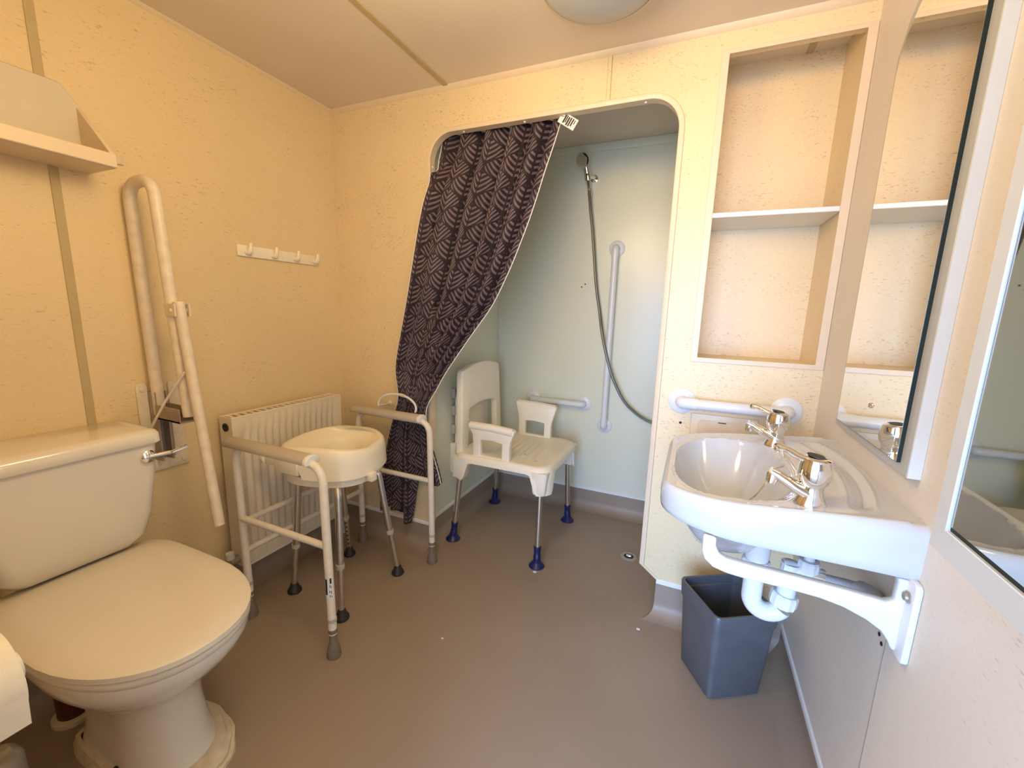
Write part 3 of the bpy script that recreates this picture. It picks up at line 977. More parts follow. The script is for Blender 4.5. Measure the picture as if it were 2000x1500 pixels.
for (x, y) in ((-0.70, 1.82), (-0.60, 2.06), (-0.62, 1.75)):
    bm = B(); lathe(bm, [(0.010, 0), (0.010, 0.0012)], (x, y, 0.4655), seg=14)
    mesh_obj('drain_hole', bm, M['pad'], seat)
for k in range(11):
    x = -0.90 + k * 0.033
    bm = B(); box(bm, (x, 1.78, 0.4635), (x + 0.010, 2.03, 0.4668), 0.0015, 1)
    mesh_obj('seat_rib', bm, M['cream_plastic'], seat)
for (fx, fy, cx, cy) in ((-0.564, 1.634, -0.575, 1.692), (-1.03, 1.682, -0.985, 1.692), (-1.023, 2.152, -0.985, 2.112), (-0.556, 2.133, -0.572, 2.112)):
    fx, fy = fx, max(fy, 1.655)
    # moulded corner boot carrying the leg
    bm = B()
    L1 = [(cx + a * 0.036, cy + b_ * 0.036, 0.445) for a, b_ in ((-1, -1), (1, -1), (1, 1), (-1, 1))]
    dx, dy = (fx - cx) * 0.25, (fy - cy) * 0.25
    lp = []
    for (z, h, s) in ((0.345, 0.028, 0.9), (0.352, 0.031, 0.85), (0.40, 0.035, 0.4), (0.45, 0.042, 0.0)):
        lp.append([(cx + dx * s + p[0], cy + dy * s + p[1], z) for p in rrect(-h, -h, h, h, h * 0.35, 4)])
    loft(bm, lp)
    mesh_obj('leg_socket', bm, M['cream_plastic'], t)
    tp = Vector((cx + dx, cy + dy, 0.352))
    ft = Vector((fx, fy, 0.0))
    bm = B(); tube(bm, [tp, tp.lerp(ft, 0.80)], 0.0135, 14)
    lg = mesh_obj('leg', bm, M['alu'], t, label='bare aluminium leg')
    bm = B(); d = (ft - tp).normalized(); lathe(bm, [(0.0185, -0.012), (0.0185, 0.012), (0.015, 0.014)], tp, d, 16)
    mesh_obj('collar', bm, M['rubber_black'], lg)
    q = tp.lerp(ft, 0.73)
    bm = B(); lathe(bm, [(0.017, 0), (0.0185, 0.004), (0.0165, 0.012), (0.0150, 0.040), (0.0175, 0.044), (0.0165, 0.068)], q, d, 16)
    mesh_obj('foot_sleeve', bm, M['navy'], lg, label='navy blue plastic foot sleeve')
    bm = B(); lathe(bm, [(0.036, 0.0), (0.037, 0.003), (0.030, 0.012), (0.019, 0.022), (0.017, 0.034)], ft, seg=24)
    mesh_obj('suction_foot', bm, M['navy'], lg, label='navy blue suction foot')
# backrest: trapezoid with arched top and a rectangular opening, leaning back a little
def yz(p):
    return (-1.0 - 0.01 * 0, p[0], p[1])
out = [(1.688, 0.455), (1.694, 0.60), (1.690, 0.845)]
for k in range(9):
    s = k / 8
    out.append((1.700 + s * 0.390, 0.868 + 0.030 * math.sin(PI * s)))
out += [(2.098, 0.845), (2.118, 0.70), (2.150, 0.455), (2.085, 0.455), (2.066, 0.66)]
hole = [(2.05, 0.672)] + [(2.03 - 0.25 * k / 6, 0.672 + 0.014 * math.sin(PI * k / 6)) for k in range(7)] + [(1.765, 0.668), (1.755, 0.455)]
outline = out + hole
bm = B(); prism(bm, outline, 0, -1.022, -0.988, 0.006, seg=3)
mesh_obj('backrest', bm, M['cream_plastic'], t, smooth=50)
def armrest(yc, xc, lean):
    top, bot = 0.655 if yc > 1.9 else 0.628, 0.455
    o = [(xc - 0.096, bot), (xc - 0.096, 0.535), (xc - 0.098, 0.575), (xc - 0.122, top - 0.006), (xc - 0.116, top)]
    o += [(xc - 0.06, top - 0.001), (xc + 0.06, top - 0.004), (xc + 0.114, top - 0.010), (xc + 0.120, top - 0.018), (xc + 0.098, 0.56), (xc + 0.094, 0.535), (xc + 0.094, bot)]
    h = [(xc - 0.058, 0.475), (xc + 0.056, 0.475), (xc + 0.056, 0.548), (xc, 0.556), (xc - 0.058, 0.552)]
    bm = B(); prism(bm, o, 1, yc - 0.017, yc + 0.017, 0.004, holes=[h], seg=2)
    for v in bm.verts:
        v.co.y += lean * smooth01((v.co.z - 0.55) / 0.1)
    # rolled hand grip
    tube(bm, [(xc - 0.112, yc + lean, top - 0.012), (xc, yc + lean, top - 0.012), (xc + 0.108, yc + lean, top - 0.020)], 0.0195, 12)
    return bm
mesh_obj('armrest', armrest(1.690, -0.822, -0.010), M['cream_plastic'], t, smooth=50)
mesh_obj('armrest', armrest(2.128, -0.768, 0.010), M['cream_plastic'], t, smooth=50)

# ================================================================== folded wall seat in the shower
t = thing('folding_shower_seat', 'cream fold-up shower seat on the alcove wall behind the chair', 'shower seat', (SX0, 1.95, 0.3))
bm = B(); prism(bm, rrect(1.795, 0.38, 2.12, 0.74, 0.03, 5), 0, SX0 + 0.018, SX0 + 0.045, 0.004, seg=2)
mesh_obj('seat_panel', bm, M['cream_plastic'], t)
for (y, z) in ((1.86, 0.665), (1.93, 0.672)):
    bm = B(); box(bm, (SX0 + 0.0445, y, z), (SX0 + 0.0462, y + 0.15, z + 0.011), 0.0005, 1)
    mesh_obj('seat_slot', bm, M['hole'], t)
    break
for y in (1.78, 2.11):
    bm = B(); box(bm, (SX0, y, 0.31), (SX0 + 0.03, y + 0.028, 0.47), 0.004, 2)
    mesh_obj('hinge_bracket', bm, M['cream_plastic'], t)
for (z) in (0.52, 0.62, 0.71):
    bm = B(); box(bm, (SX0, 1.782, z), (SX0 + 0.024, 1.80, z + 0.05), 0.004, 2)
    mesh_obj('buffer', bm, M['pad'], t)

# ================================================================== grab rails
def grab_rail(name, label, a, b, normal, r=0.0165, stand=0.045, fl=0.043, mat='bright_white', sleeve=True):
    a, b, nrm = Vector(a), Vector(b), Vector(normal)
    t = thing(name, label, 'grab rail', (a + b) / 2, 'white grab rails')
    del t['group']
    d = (b - a).normalized()
    bm = B(); tube(bm, rounded([a, a + nrm * stand, b + nrm * stand, b], 0.034, 8), r, 16)
    mesh_obj('bar', bm, M[mat], t)
    for p, s in ((a, 1), (b, -1)):
        bm = B(); lathe(bm, [(fl, 0.0), (fl, 0.005), (fl - 0.006, 0.010), (r + 0.004, 0.013), (r + 0.003, 0.016)], p, nrm, 32)
        mesh_obj('flange', bm, M[mat], t)
        bm = B(); tube(bm, rounded([p + nrm * 0.012, p + nrm * stand, p + nrm * stand + d * s * 0.052], 0.034, 8), r + 0.0022, 16)
        mesh_obj('elbow', bm, M[mat], t)
    return t
grab_rail('grab_rail', 'white grab rail on the cream wall behind the wash basin', (-0.018, YB, 0.862), (0.298, YB, 0.862), (0, -1, 0), r=0.0185, fl=0.046)
grab_rail('grab_rail', 'upright white grab rail on the shower back wall beside the hose', (-0.421, SY1, 1.50), (-0.421, SY1, 0.525), (0, -1, 0), fl=0.042)
grab_rail('grab_rail', 'low horizontal white grab rail on the shower wall behind the chair', (-0.862, SY1, 0.640), (-0.548, SY1, 0.640), (0, -1, 0), fl=0.044)

# ================================================================== shower
t = thing('shower_set', 'chrome shower head hanging on the shower wall with a long grey hose', 'shower', (-0.60, SY1, 1.9))
bm = B(); tube(bm, rounded([(-0.565, SY1, 1.862), (-0.565, SY1 - 0.03, 1.862), (-0.582, SY1 - 0.055, 1.86)], 0.012, 4), 0.010, 12); lathe(bm, [(0.020, 0), (0.019, 0.006), (0.012, 0.008)], (-0.565, SY1, 1.862), (0, -1, 0), 18)
lathe(bm, [(0.017, -0.016), (0.018, 0.0), (0.017, 0.016)], (-0.588, SY1 - 0.06, 1.856), (0.15, 0.2, -1), 16)
mesh_obj('wall_holder', bm, M['chrome'], t)
hd = Vector((-0.607, SY1 - 0.095, 1.930))
bm = B(); tube(bm, rounded([(-0.577, SY1 - 0.052, 1.79), (-0.588, SY1 - 0.060, 1.856), hd + Vector((0.004, 0.016, 0.004))], 0.05, 6), [0.0095, 0.010, 0.0115, 0.012, 0.012, 0.0125, 0.013, 0.013, 0.014], 14)
hnd = mesh_obj('handset', bm, M['chrome'], t)
bm = B(); lathe(bm, [(0.016, -0.014), (0.030, -0.006), (0.036, 0.004), (0.036, 0.010), (0.030, 0.012), (0, 0.013)], hd, (-0.25, -0.85, -0.45), 26)
mesh_obj('spray_head', bm, M['chrome'], t)
bm = B(); lathe(bm, [(0.027, 0), (0.026, 0.0015), (0, 0.002)], hd + Vector((-0.25, -0.85, -0.45)).normalized() * 0.0125, (-0.25, -0.85, -0.45), 26)
mesh_obj('spray_plate', bm, M['chrome'], t)
hp = [(-0.577, 2.283, 1.79), (-0.566, 2.288, 1.70), (-0.550, 2.295, 1.593), (-0.531, 2.30, 1.44), (-0.512, 2.30, 1.30), (-0.486, 2.30, 1.17), (-0.459, 2.275, 1.053), (-0.42, 2.262, 0.92), (-0.378, 2.262, 0.806), (-0.318, 2.275, 0.695), (-0.256, 2.29, 0.633), (-0.205, 2.298, 0.600), (-0.155, 2.30, 0.585), (-0.10, 2.30, 0.60), (-0.062, 2.29, 0.66), (-0.045, 2.28, 0.74), (-0.035, 2.28, 0.78)]
def catmull(P, n=6):
    P = [Vector(p) for p in P]
    out = []
    for i in range(len(P) - 1):
        p0, p1, p2, p3 = P[max(i - 1, 0)], P[i], P[i + 1], P[min(i + 2, len(P) - 1)]
        for k in range(n):
            s = k / n
            out.append(0.5 * ((2 * p1) + (-p0 + p2) * s + (2 * p0 - 5 * p1 + 4 * p2 - p3) * s * s + (-p0 + 3 * p1 - 3 * p2 + p3) * s ** 3))
    out.append(P[-1])
    return out
bm = B(); tube(bm, catmull(hp), 0.0085, 10)
mesh_obj('hose', bm, M['hose'], t, label='ribbed grey metal hose')
bm = B(); lathe(bm, [(0.0115, 0), (0.012, 0.02), (0.010, 0.035)], (-0.574, 2.2845, 1.765), (-0.05, 0, 1), 14)
mesh_obj('hose_nut', bm, M['chrome'], t)

t = thing('floor_drain', 'small round chrome drain set in the shower floor', 'drain', (-0.187, 1.924, 0))
bm = B(); lathe(bm, [(0.040, 0.0), (0.040, 0.002), (0.034, 0.004), (0.024, 0.0035), (0.022, 0.001), (0, 0.001)], (-0.187, 1.924, 0.0), seg=28)
mesh_obj('rim', bm, plain('worn_drain_rim', (0.42, 0.36, 0.30), 0.4, 0.3), t)
bm = B(); lathe(bm, [(0.0225, 0), (0.0225, 0.0008)], (-0.187, 1.924, 0.001), seg=24)
mesh_obj('recess', bm, M['hole'], t)
bm = B(); box(bm, (-0.2, 1.915, 0.001), (-0.174, 1.933, 0.007), 0.003, 2)
mesh_obj('grate', bm, M['chrome'], t)

# ================================================================== curtain
rows = [  # z, left x, right x, y left, y right
    (1.886, -1.053, -0.527, 1.632, 1.626), (1.78, -1.060, -0.555, 1.612, 1.615), (1.69, -1.071, -0.583, 1.560, 1.606), (1.60, -1.093, -0.608, 1.538, 1.600), (1.50, -1.117, -0.640, 1.534, 1.594),
    (1.355, -1.147, -0.697, 1.532, 1.590), (1.25, -1.167, -0.745, 1.530, 1.585), (1.17, -1.184, -0.786, 1.528, 1.58), (1.04, -1.212, -0.880, 1.525, 1.565), (0.95, -1.232, -0.940, 1.522, 1.55), (0.87, -1.243, -0.990, 1.52, 1.535),
    (0.79, -1.228, -1.030, 1.517, 1.522), (0.745, -1.222, -1.060, 1.515, 1.517), (0.70, -1.238, -1.078, 1.515, 1.516), (0.62, -1.265, -1.066, 1.517, 1.517), (0.52, -1.297, -1.046, 1.519, 1.519), (0.42, -1.320, -1.012, 1.52, 1.52),
    (0.34, -1.335, -0.990, 1.52, 1.52), (0.24, -1.350, -0.985, 1.521, 1.521), (0.13, -1.352, -0.985, 1.521, 1.521)]
NU, NV = 180, 130
def row_at(z):
    for r0, r1 in zip(rows, rows[1:]):
        if z >= r1[0] - 1e-9:
            s = (r0[0] - z) / (r0[0] - r1[0])
            return [r0[i] + (r1[i] - r0[i]) * s for i in range(5)]
    return list(rows[-1])
def smooth_row(z):
    acc = [0] * 5
    for d in (-0.03, -0.015, 0, 0.015, 0.03):
        r = row_at(min(1.886, max(0.13, z + d)))
        for i in range(5):
            acc[i] += r[i] / 5
    return acc
t = thing('shower_curtain', 'dark purple leaf-patterned shower curtain tied back to the left', 'curtain', (-0.9, 1.6, 0.14))
bm = B()
uvl = bm.loops.layers.uv.new('UVMap')
def zbot(u):
    if u < 0.50:
        return 0.150 + 0.03 * math.sin(u * 9)
    return 0.150 + 0.205 * smooth01((u - 0.50) / 0.05) + 0.012 * math.sin(u * 20)
V = []
for j in range(NV + 1):
    rowv = []
    for i in range(NU + 1):
        u = i / NU
        s = j / NV
        z = 1.886 + (zbot(u) - 1.886) * s
        r = smooth_row(z) if z < 1.83 else row_at(z)
        # bunching: cloth gathers in soft vertical folds
        width = r[2] - r[1]
        amp = 0.020 * min(1.0, width / 0.42) + 0.006
        k1 = 5.5
        tie = math.exp(-((z - 0.76) / 0.10) ** 2)
        ph = 2 * PI * k1 * (u + 0.035 * math.sin(5.2 * u + 1.2))
        fold = math.sin(ph) + 0.35 * math.sin(2 * ph + 0.7 + 2.5 * s) + 0.30 * math.sin(1.7 * ph + 2.0)
        groove = (1 - abs(math.sin(ph / 2 + 0.4))) ** 3
        fold = max(-1.1, min(1.1, fold)) * 0.6 - 2.0 * groove
        amp *= (1 - 0.45 * tie)
        env = min(1.0, u / 0.03, (1 - u) / 0.02) * 0.8 + 0.2
        x = r[1] + width * (u + 0.018 * math.cos(ph) * env)
        y = r[3] + (r[4] - r[3]) * smooth01(u * 1.3) - fold * amp * env
        if z > 1.67:
            y = max(y, lerp_keys([(1.67, 1.52), (1.74, 1.605), (1.9, 1.61)], z)) if x < -1.0 else y
        y = min(y, 1.553) if (x < -1.062 and z < 1.72) else y
        rowv.append(bm.verts.new((x, y, z)))
    V.append(rowv)
for j in range(NV):
    for i in range(NU):
        f = bm.faces.new((V[j][i], V[j][i + 1], V[j + 1][i + 1], V[j + 1][i]))
        for lp_, (ii, jj) in zip(f.loops, ((i, j), (i + 1, j), (i + 1, j + 1), (i, j + 1))):
            zz = V[jj][ii].co.z
            lp_[uvl].uv = (6.2 * ii / NU + 0.1, zz / 0.128)
cl = mesh_obj('cloth', bm, M['curtain'], t, smooth=None)
md = cl.modifiers.new('thickness', 'SOLIDIFY'); md.thickness = 0.0012
# pale hems down the two edges and across the low hem
bm = B(); tube(bm, [V_ for V_ in [Vector(v) for v in []]] or [(-0.533 + 0.002, 1.62, 1.886), (-0.5845, 1.605, 1.69)], 0.0022, 6)
bm.free()
def edge_strip(col, j0, j1, off):
    pts = []
    me = cl.data
    for j in range(j0, j1):
        pts.append(me.vertices[j * (NU + 1) + col].co + ORIG[t.name] + Vector(off))
    return pts
for col, off in ((NU, (0.0016, -0.001, 0)), (0, (-0.0014, -0.001, 0))):
    bm = B(); tube(bm, edge_strip(col, 0, NV + 1, off), 0.0022, 6)
    mesh_obj('edge_hem', bm, M['white_trim'], t, label='thin pale hem down the curtain edge')
# barcode tag still fixed to the top corner
bm = B()
R_ = Matrix.Rotation(math.radians(33), 3, 'Y')
def tagbox(bm, x0, z0, x1, z1, y0, y1):
    box(bm, (x0, y0, z0), (x1, y1, z1), 0, rot=R_, about=(-0.530, 1.60, 1.858))
tagbox(bm, -0.530, 1.846, -0.458, 1.884, 1.588, 1.5887)
tg = mesh_obj('care_tag', bm, M['white_trim'], t, label='small white printed tag at the top corner')
bm = B()
for (a, w_, z0, z1) in ((0.018, 0.006, 1.852, 1.880), (0.026, 0.004, 1.856, 1.880), (0.033, 0.006, 1.850, 1.878), (0.042, 0.005, 1.850, 1.880), (0.051, 0.005, 1.854, 1.880), (0.060, 0.003, 1.864, 1.878), (0.008, 0.004, 1.868, 1.876), (0.002, 0.003, 1.866, 1.874)):
    tagbox(bm, -0.530 + a, z0, -0.530 + a + w_, z1, 1.5872, 1.5881)
mesh_obj('print', bm, M['ink'], tg)

# track the curtain hangs from
t = thing('curtain_rail', 'slim white curtain track under the top edge of the shower opening', 'curtain rail', (-0.6, 1.622, 1.888))
bm = B(); box(bm, (-1.075, 1.604, 1.888), (-0.112, 1.645, 1.900), 0.002, 1)
mesh_obj('track', bm, M['pad'], t)

# tieback hoop
t = thing('curtain_tieback', 'white plastic hoop tieback holding the purple curtain', 'tieback', (-1.30, YB, 0.74))
arc = []
for k in range(29):
    a = PI * 1.08 - (PI * 1.16) * k / 28
    arc.append((-1.213 + 0.107 * math.cos(a), 1.487 - 0.0 + 0.006 * math.sin(a) + (0.055 * smooth01((k - 20) / 8) * 0), 0.712 + 0.056 * math.sin(a)))
arc = [(-1.318, YB, 0.70), (-1.319, 1.53, 0.70)] + arc[1:]
bm = B(); tube(bm, arc, 0.0052, 10)
mesh_obj('hoop', bm, M['bright_white'], t)
bm = B(); lathe(bm, [(0.012, 0), (0.012, 0.004), (0.006, 0.006)], (-1.318, YB, 0.70), (0, -1, 0), 14)
mesh_obj('wall_socket', bm, M['white_trim'], t)
bm = B(); tube(bm, [arc[16], arc[17], arc[18]], 0.0075, 10)
mesh_obj('joiner', bm, M['trim'], t)

# ================================================================== access panel below the rail
t = thing('access_panel', 'cream plastic access panel on the wall under the basin grab rail', 'panel', (0.12, YB, 0.75))
bm = B(); box(bm, (0.018, YB - 0.008, 0.66), (0.226, YB - 0.0003, 0.823), 0.003, 2)
mesh_obj('frame', bm, M['trim'], t)
bm = B(); prism(bm, rrect(0.042, 0.672, 0.204, 0.803, 0.016, 5), 1, YB - 0.0105, YB - 0.008, 0.001, seg=1)
mesh_obj('cover', bm, M['trim'], t)
bm = B(); box(bm, (0.105, YB - 0.0112, 0.797), (0.13, YB - 0.0104, 0.800))
mesh_obj('slot', bm, M['hole'], t)

# ================================================================== wash basin
t = thing('wash_basin', 'white ceramic wash basin on the right wall under the tall mirror', 'wash basin', (0.18, 1.118, 0.735))
BYC, BHW, BX0, BX1 = 1.118, 0.276, -0.036, XR
def rim_z(x):
    return 0.793 + 0.038 * ((x - BX0) / (BX1 - BX0))
def half_w(x, g=0.0):
    s = (x - BX0) / 0.17
    hw = BHW
    if s < 1:
        hw = BHW - 0.125 * (1 - math.sqrt(max(0.0, 1 - (1 - s) ** 2)))
    return hw + g
NX, NY = 84, 110
bm = B()
def top_z(x, y):
    z = rim_z(x)
    dy = (y - BYC)
    # bowl: D-shaped, flat side towards the wall
    bx = x - 0.115
    ex = bx / (0.128 if bx < 0 else 0.118)
    ey = dy / 0.222
    d = (abs(ex) ** 2.6 + abs(ey) ** 2.6) ** (1 / 2.6)
    bowl = max(0.0, 1 - min(1.0, d / 1.01) ** 3.2)
    lipd = math.exp(-((d - 1.04) / 0.035) ** 2) * 0.003
    # raised outer rim
    e = min(half_w(x) - abs(dy), (x - BX0) * 0.9)
    rim = 0.005 * math.exp(-((e - 0.012) / 0.010) ** 2) * (1 if x < 0.36 else 0.3)
    z += rim - lipd - 0.150 * bowl
    # curved soap channel along the back
    xc = 0.345 - 0.030 * (dy / 0.2) ** 2
    g = math.exp(-((x - xc) / 0.011) ** 2) * smooth01((0.225 - abs(dy)) / 0.03)
    g2 = (math.exp(-((x - xc - 0.024) / 0.006) ** 2) + math.exp(-((x - xc + 0.024) / 0.006) ** 2)) * smooth01((0.235 - abs(dy)) / 0.03)
    z += -0.008 * g + 0.0035 * g2
    if e < 0.012:
        z -= 0.010 * (1 - max(0, e) / 0.012) ** 2
    return z
top = []
for i in range(NX + 1):
    s = i / NX
    x = BX0 + (BX1 - BX0) * (s ** 1.25)
    hw = half_w(x)
    top.append([bm.verts.new((x, BYC + hw * (2 * j / NY - 1), top_z(x, BYC + hw * (2 * j / NY - 1)))) for j in range(NY + 1)])
for a, c2 in zip(top, top[1:]):
    for j in range(NY):
        bm.faces.new((a[j], a[j + 1], c2[j + 1], c2[j]))
ring = [top[i][0] for i in range(NX, -1, -1)] + [top[0][j] for j in range(1, NY + 1)] + [top[i][NY] for i in range(1, NX + 1)]
prev = ring
for (zf, inset) in ((0.25, -0.001), (0.75, 0.0), (0.95, 0.002), (1.0, 0.006)):
    cur = []
    for v in ring:
        zb = 0.735
        z = v.co.z + (zb - v.co.z) * zf
        d = Vector((v.co.x - BX1, v.co.y - BYC, 0))
        x, y = v.co.x, v.co.y
        k = 1 - inset / max(0.05, d.length)
        drop = 0.018 * math.exp(-((x - 0.02) / 0.05) ** 2) * zf * 0.0
        cur.append(bm.verts.new((BX1 + (x - BX1) * k, BYC + (y - BYC) * k, z - drop)))
    for k in range(len(prev) - 1):
        bm.faces.new((prev[k], prev[k + 1], cur[k + 1], cur[k]))
    prev = cur
# inner lip and underside
under = [bm.verts.new((BX1 + (v.co.x - BX1) * 0.975, BYC + (v.co.y - BYC) * 0.975, 0.738)) for v in prev]
for k in range(len(prev) - 1):
    bm.faces.new((prev[k], prev[k + 1], under[k + 1], under[k]))
up2 = [bm.verts.new((v.co.x, v.co.y, 0.762)) for v in under]
for k in range(len(prev) - 1):
    bm.faces.new((under[k], under[k + 1], up2[k + 1], up2[k]))
mesh_obj('basin', bm, M['basin'], t, smooth=60)
bm = B()   # underside of the bowl: the bowl's own shape, a wall thickness lower
loops = []
for d in (1.06, 1.0, 0.93, 0.85, 0.74, 0.6, 0.42, 0.2, 0.06):
    L = []
    for k in range(48):
        a = 2 * PI * k / 48
        cx, cy = math.cos(a), math.sin(a)
        ex = math.copysign(abs(cx) ** (2 / 2.6), cx) * (d + 0.03)
        ey = math.copysign(abs(cy) ** (2 / 2.6), cy) * (d + 0.03)
        x = 0.115 + ex * (0.128 if ex < 0 else 0.118)
        L.append((x, BYC + ey * 0.222, min(0.770, rim_z(x) - 0.150 * (1 - min(1.0, d / 1.01) ** 3.2) - 0.013 - 0.036 * (1 - min(1.0, d) ** 4))))
    loops.append(L)
loft(bm, loops, cap0=False)
mesh_obj('bowl_underside', bm, M['basin'], t, smooth=60)
bm = B(); lathe(bm, [(0.021, 0), (0.021, 0.003), (0.014, 0.004), (0.012, 0.001), (0, 0.001)], (0.125, BYC, top_z(0.125, BYC) + 0.001), seg=20)
mesh_obj('waste_fitting', bm, M['chrome'], t)
bm = B(); tube(bm, catmull([(0.225, BYC, 0.815), (0.205, BYC, 0.80), (0.18, BYC - 0.01, 0.745), (0.15, BYC, 0.70), (0.128, BYC, 0.688)], 5), 0.002, 6)
mesh_obj('plug_chain', bm, M['chrome'], t)

# ------------------------------------------------------------------ taps
def tap(loc, label):
    x, y, z = loc
    t = thing('basin_tap', label, 'tap', loc, 'basin taps')
    del t['group']
    bm = B()
    loops = []
    for (h, rx, ry) in ((0.0, 0.027, 0.024), (0.006, 0.026, 0.023), (0.016, 0.021, 0.020), (0.030, 0.018, 0.018), (0.038, 0.019, 0.019), (0.042, 0.020, 0.020)):
        loops.append([(x + rx * math.cos(2 * PI * k / 24), y + ry * math.sin(2 * PI * k / 24), z + h) for k in range(24)])
    loft(bm, loops)
    mesh_obj('body', bm, M['chrome'], t, smooth=50)
    bm = B()
    lathe(bm, [(0.019, 0.038), (0.0245, 0.046), (0.0275, 0.060), (0.0265, 0.076), (0.0235, 0.085), (0.0235, 0.089), (0.018, 0.093), (0, 0.095)], (x, y, z), seg=26)
    hd = mesh_obj('handle', bm, M['chrome'], t, smooth=50)
    bm = B(); tube(bm, catmull([(x - 0.010, y, z + 0.084), (x - 0.030, y, z + 0.090), (x - 0.050, y, z + 0.100), (x - 0.071, y, z + 0.103)], 5), [0.0105] * 3 + [0.0095] * 5 + [0.0088] * 4 + [0.0105, 0.0118, 0.0118, 0.008], 12, flat=0.7)
    mesh_obj('lever', bm, M['chrome'], hd)
    bm = B(); lathe(bm, [(0.0165, 0), (0.0165, 0.0016), (0.0, 0.0028)], (x, y, z + 0.0935), (0.15, 0, 1), 20)
    mesh_obj('cap', bm, M['rubber_black'], hd, label='dark tap cap')
    bm = B(); tube(bm, [(x - 0.004, y, z + 0.020), (x - 0.030, y, z + 0.032), (x - 0.058, y, z + 0.048), (x - 0.070, y, z + 0.053)], [0.0185, 0.0165, 0.0135, 0.0115], 14, flat=0.72)
    spo = mesh_obj('spout', bm, M['chrome'], t, smooth=50)
    bm = B(); lathe(bm, [(0.0105, 0), (0.0115, 0.004), (0.0095, 0.020), (0.006, 0.020)], (x - 0.0645, y, z + 0.050), (-0.15, 0, -1), 14)
    mesh_obj('nozzle', bm, M['chrome'], spo)
    return t
tap((0.231, 0.902, top_z(0.231, 0.902) - 0.001), 'nearer chrome lever tap on the wash basin')
tap((0.232, 1.300, top_z(0.232, 1.300) - 0.001), 'farther chrome lever tap on the wash basin, by the wall grab rail')
bm = B()
for (x, y, r) in ((0.100, 0.862, 0.004), (0.108, 0.866, 0.003), (0.094, 0.868, 0.003), (0.118, 0.861, 0.003)):
    pass
bm.free()

# ------------------------------------------------------------------ basin bracket
t = thing('basin_bracket', 'white cast iron bracket carrying the near end of the wash basin', 'bracket', (XR, 0.845, 0.6))
outl = [(0.055, 0.733), (0.056, 0.700), (0.062, 0.684), (0.078, 0.671), (0.102, 0.665), (0.130, 0.663), (0.206, 0.663), (0.255, 0.661), (0.290, 0.655), (0.325, 0.642), (0.348, 0.628), (0.360, 0.612), (0.366, 0.598), (0.3805, 0.596), (0.3805, 0.715), (0.3805, 0.733), (0.356, 0.733)]
inl = [(0.358, 0.690), (0.346, 0.684), (0.30, 0.688), (0.22, 0.691), (0.13, 0.693), (0.100, 0.695), (0.086, 0.702), (0.079, 0.718), (0.079, 0.733)]
bm = B(); prism(bm, outl + [(0.358, 0.724)] + inl, 1, 0.847, 0.866, 0.004, seg=2)
mesh_obj('arm', bm, M['bright_white'], t, smooth=50)
bm = B(); prism(bm, rrect(0.822, 0.590, 0.868, 0.738, 0.010, 4), 0, XR - 0.011, XR - 0.0003, 0.003, seg=2)
mesh_obj('wall_plate', bm, M['bright_white'], t)
for (y, z) in ((0.838, 0.708), (0.888, 0.600)):
    bm = B(); lathe(bm, [(0.010, 0), (0.010, 0.002), (0.007, 0.003), (0.006, 0.007), (0, 0.008)], (XR - (0.011 if y < 0.87 else 0.0), y, z), (-1, 0, 0), 12)
    mesh_obj('bolt', bm, M['galv'], t)

# ------------------------------------------------------------------ waste trap
t = thing('waste_trap', 'white plastic waste trap and pipe under the wash basin', 'pipe', (0.19, 1.05, 0.46))
TY = 1.012
bm = B(); lathe(bm, [(0.022, 0.0), (0.024, 0.008), (0.025, 0.014), (0.027, 0.050), (0.036, 0.080)], (0.178, TY, 0.620), seg=22)
mesh_obj('waste_outlet', bm, M['bright_white'], t)
def nut(c, ax, r=0.030, h=0.030):
    bm = B(); n = 36
    a = Vector(ax).normalized(); u = a.orthogonal().normalized(); w_ = a.cross(u); c = Vector(c)
    lp = []
    for (hh, rr) in ((0, r * 0.93), (0.004, r), (h - 0.004, r), (h, r * 0.9)):
        lp.append([c + a * hh + (u * math.cos(2 * PI * k / n) + w_ * math.sin(2 * PI * k / n)) * (rr * (1.0 if k % 3 else 1.05)) for k in range(n)])
    loft(bm, lp)
    return bm
mesh_obj('union_nut', nut((0.178, TY, 0.594), (0, 0, 1), 0.028, 0.03), M['bright_white'], t, smooth=20)
pts = [(0.178, TY, 0.61), (0.178, TY, 0.545)]
for k in range(15):
    a = PI + PI * 0.86 * k / 14
    pts.append((0.2095 + 0.0315 * math.cos(a), TY, 0.533 + 0.032 * math.sin(a)))
bm = B(); tube(bm, pts, 0.0205, 18)
mesh_obj('trap_bend', bm, M['bright_white'], t, smooth=50)
mesh_obj('union_nut', nut((0.2385, TY, 0.528), (0.12, 0, 1), 0.026, 0.03), M['bright_white'], t, smooth=20)
bm = B(); tube(bm, [(0.242, TY, 0.55), (0.244, TY, 0.632)], 0.0185, 16); tube(bm, [(0.228, TY, 0.622), (0.305, TY, 0.615)], 0.0165, 16)
mesh_obj('connector', bm, M['bright_white'], t)
bm = B(); tube(bm, [(0.275, TY, 0.605), (0.275, TY, 0.70)], 0.0105, 12)
mesh_obj('overflow_pipe', bm, M['bright_white'], t)
mesh_obj('union_nut', nut((0.275, TY, 0.622), (0, 0, 1), 0.0205, 0.026), M['bright_white'], t, smooth=20)
mesh_obj('union_nut', nut((0.287, TY - 0.004, 0.608), (0.93, -0.35, 0.10), 0.020, 0.022), M['trim'], t, smooth=20)
bm = B(); tube(bm, rounded([(0.300, TY - 0.008, 0.612), (0.335, 0.985, 0.622), (0.362, 0.958, 0.634)], 0.01, 3), 0.0145, 16)
mesh_obj('waste_pipe', bm, M['greypipe'], t)
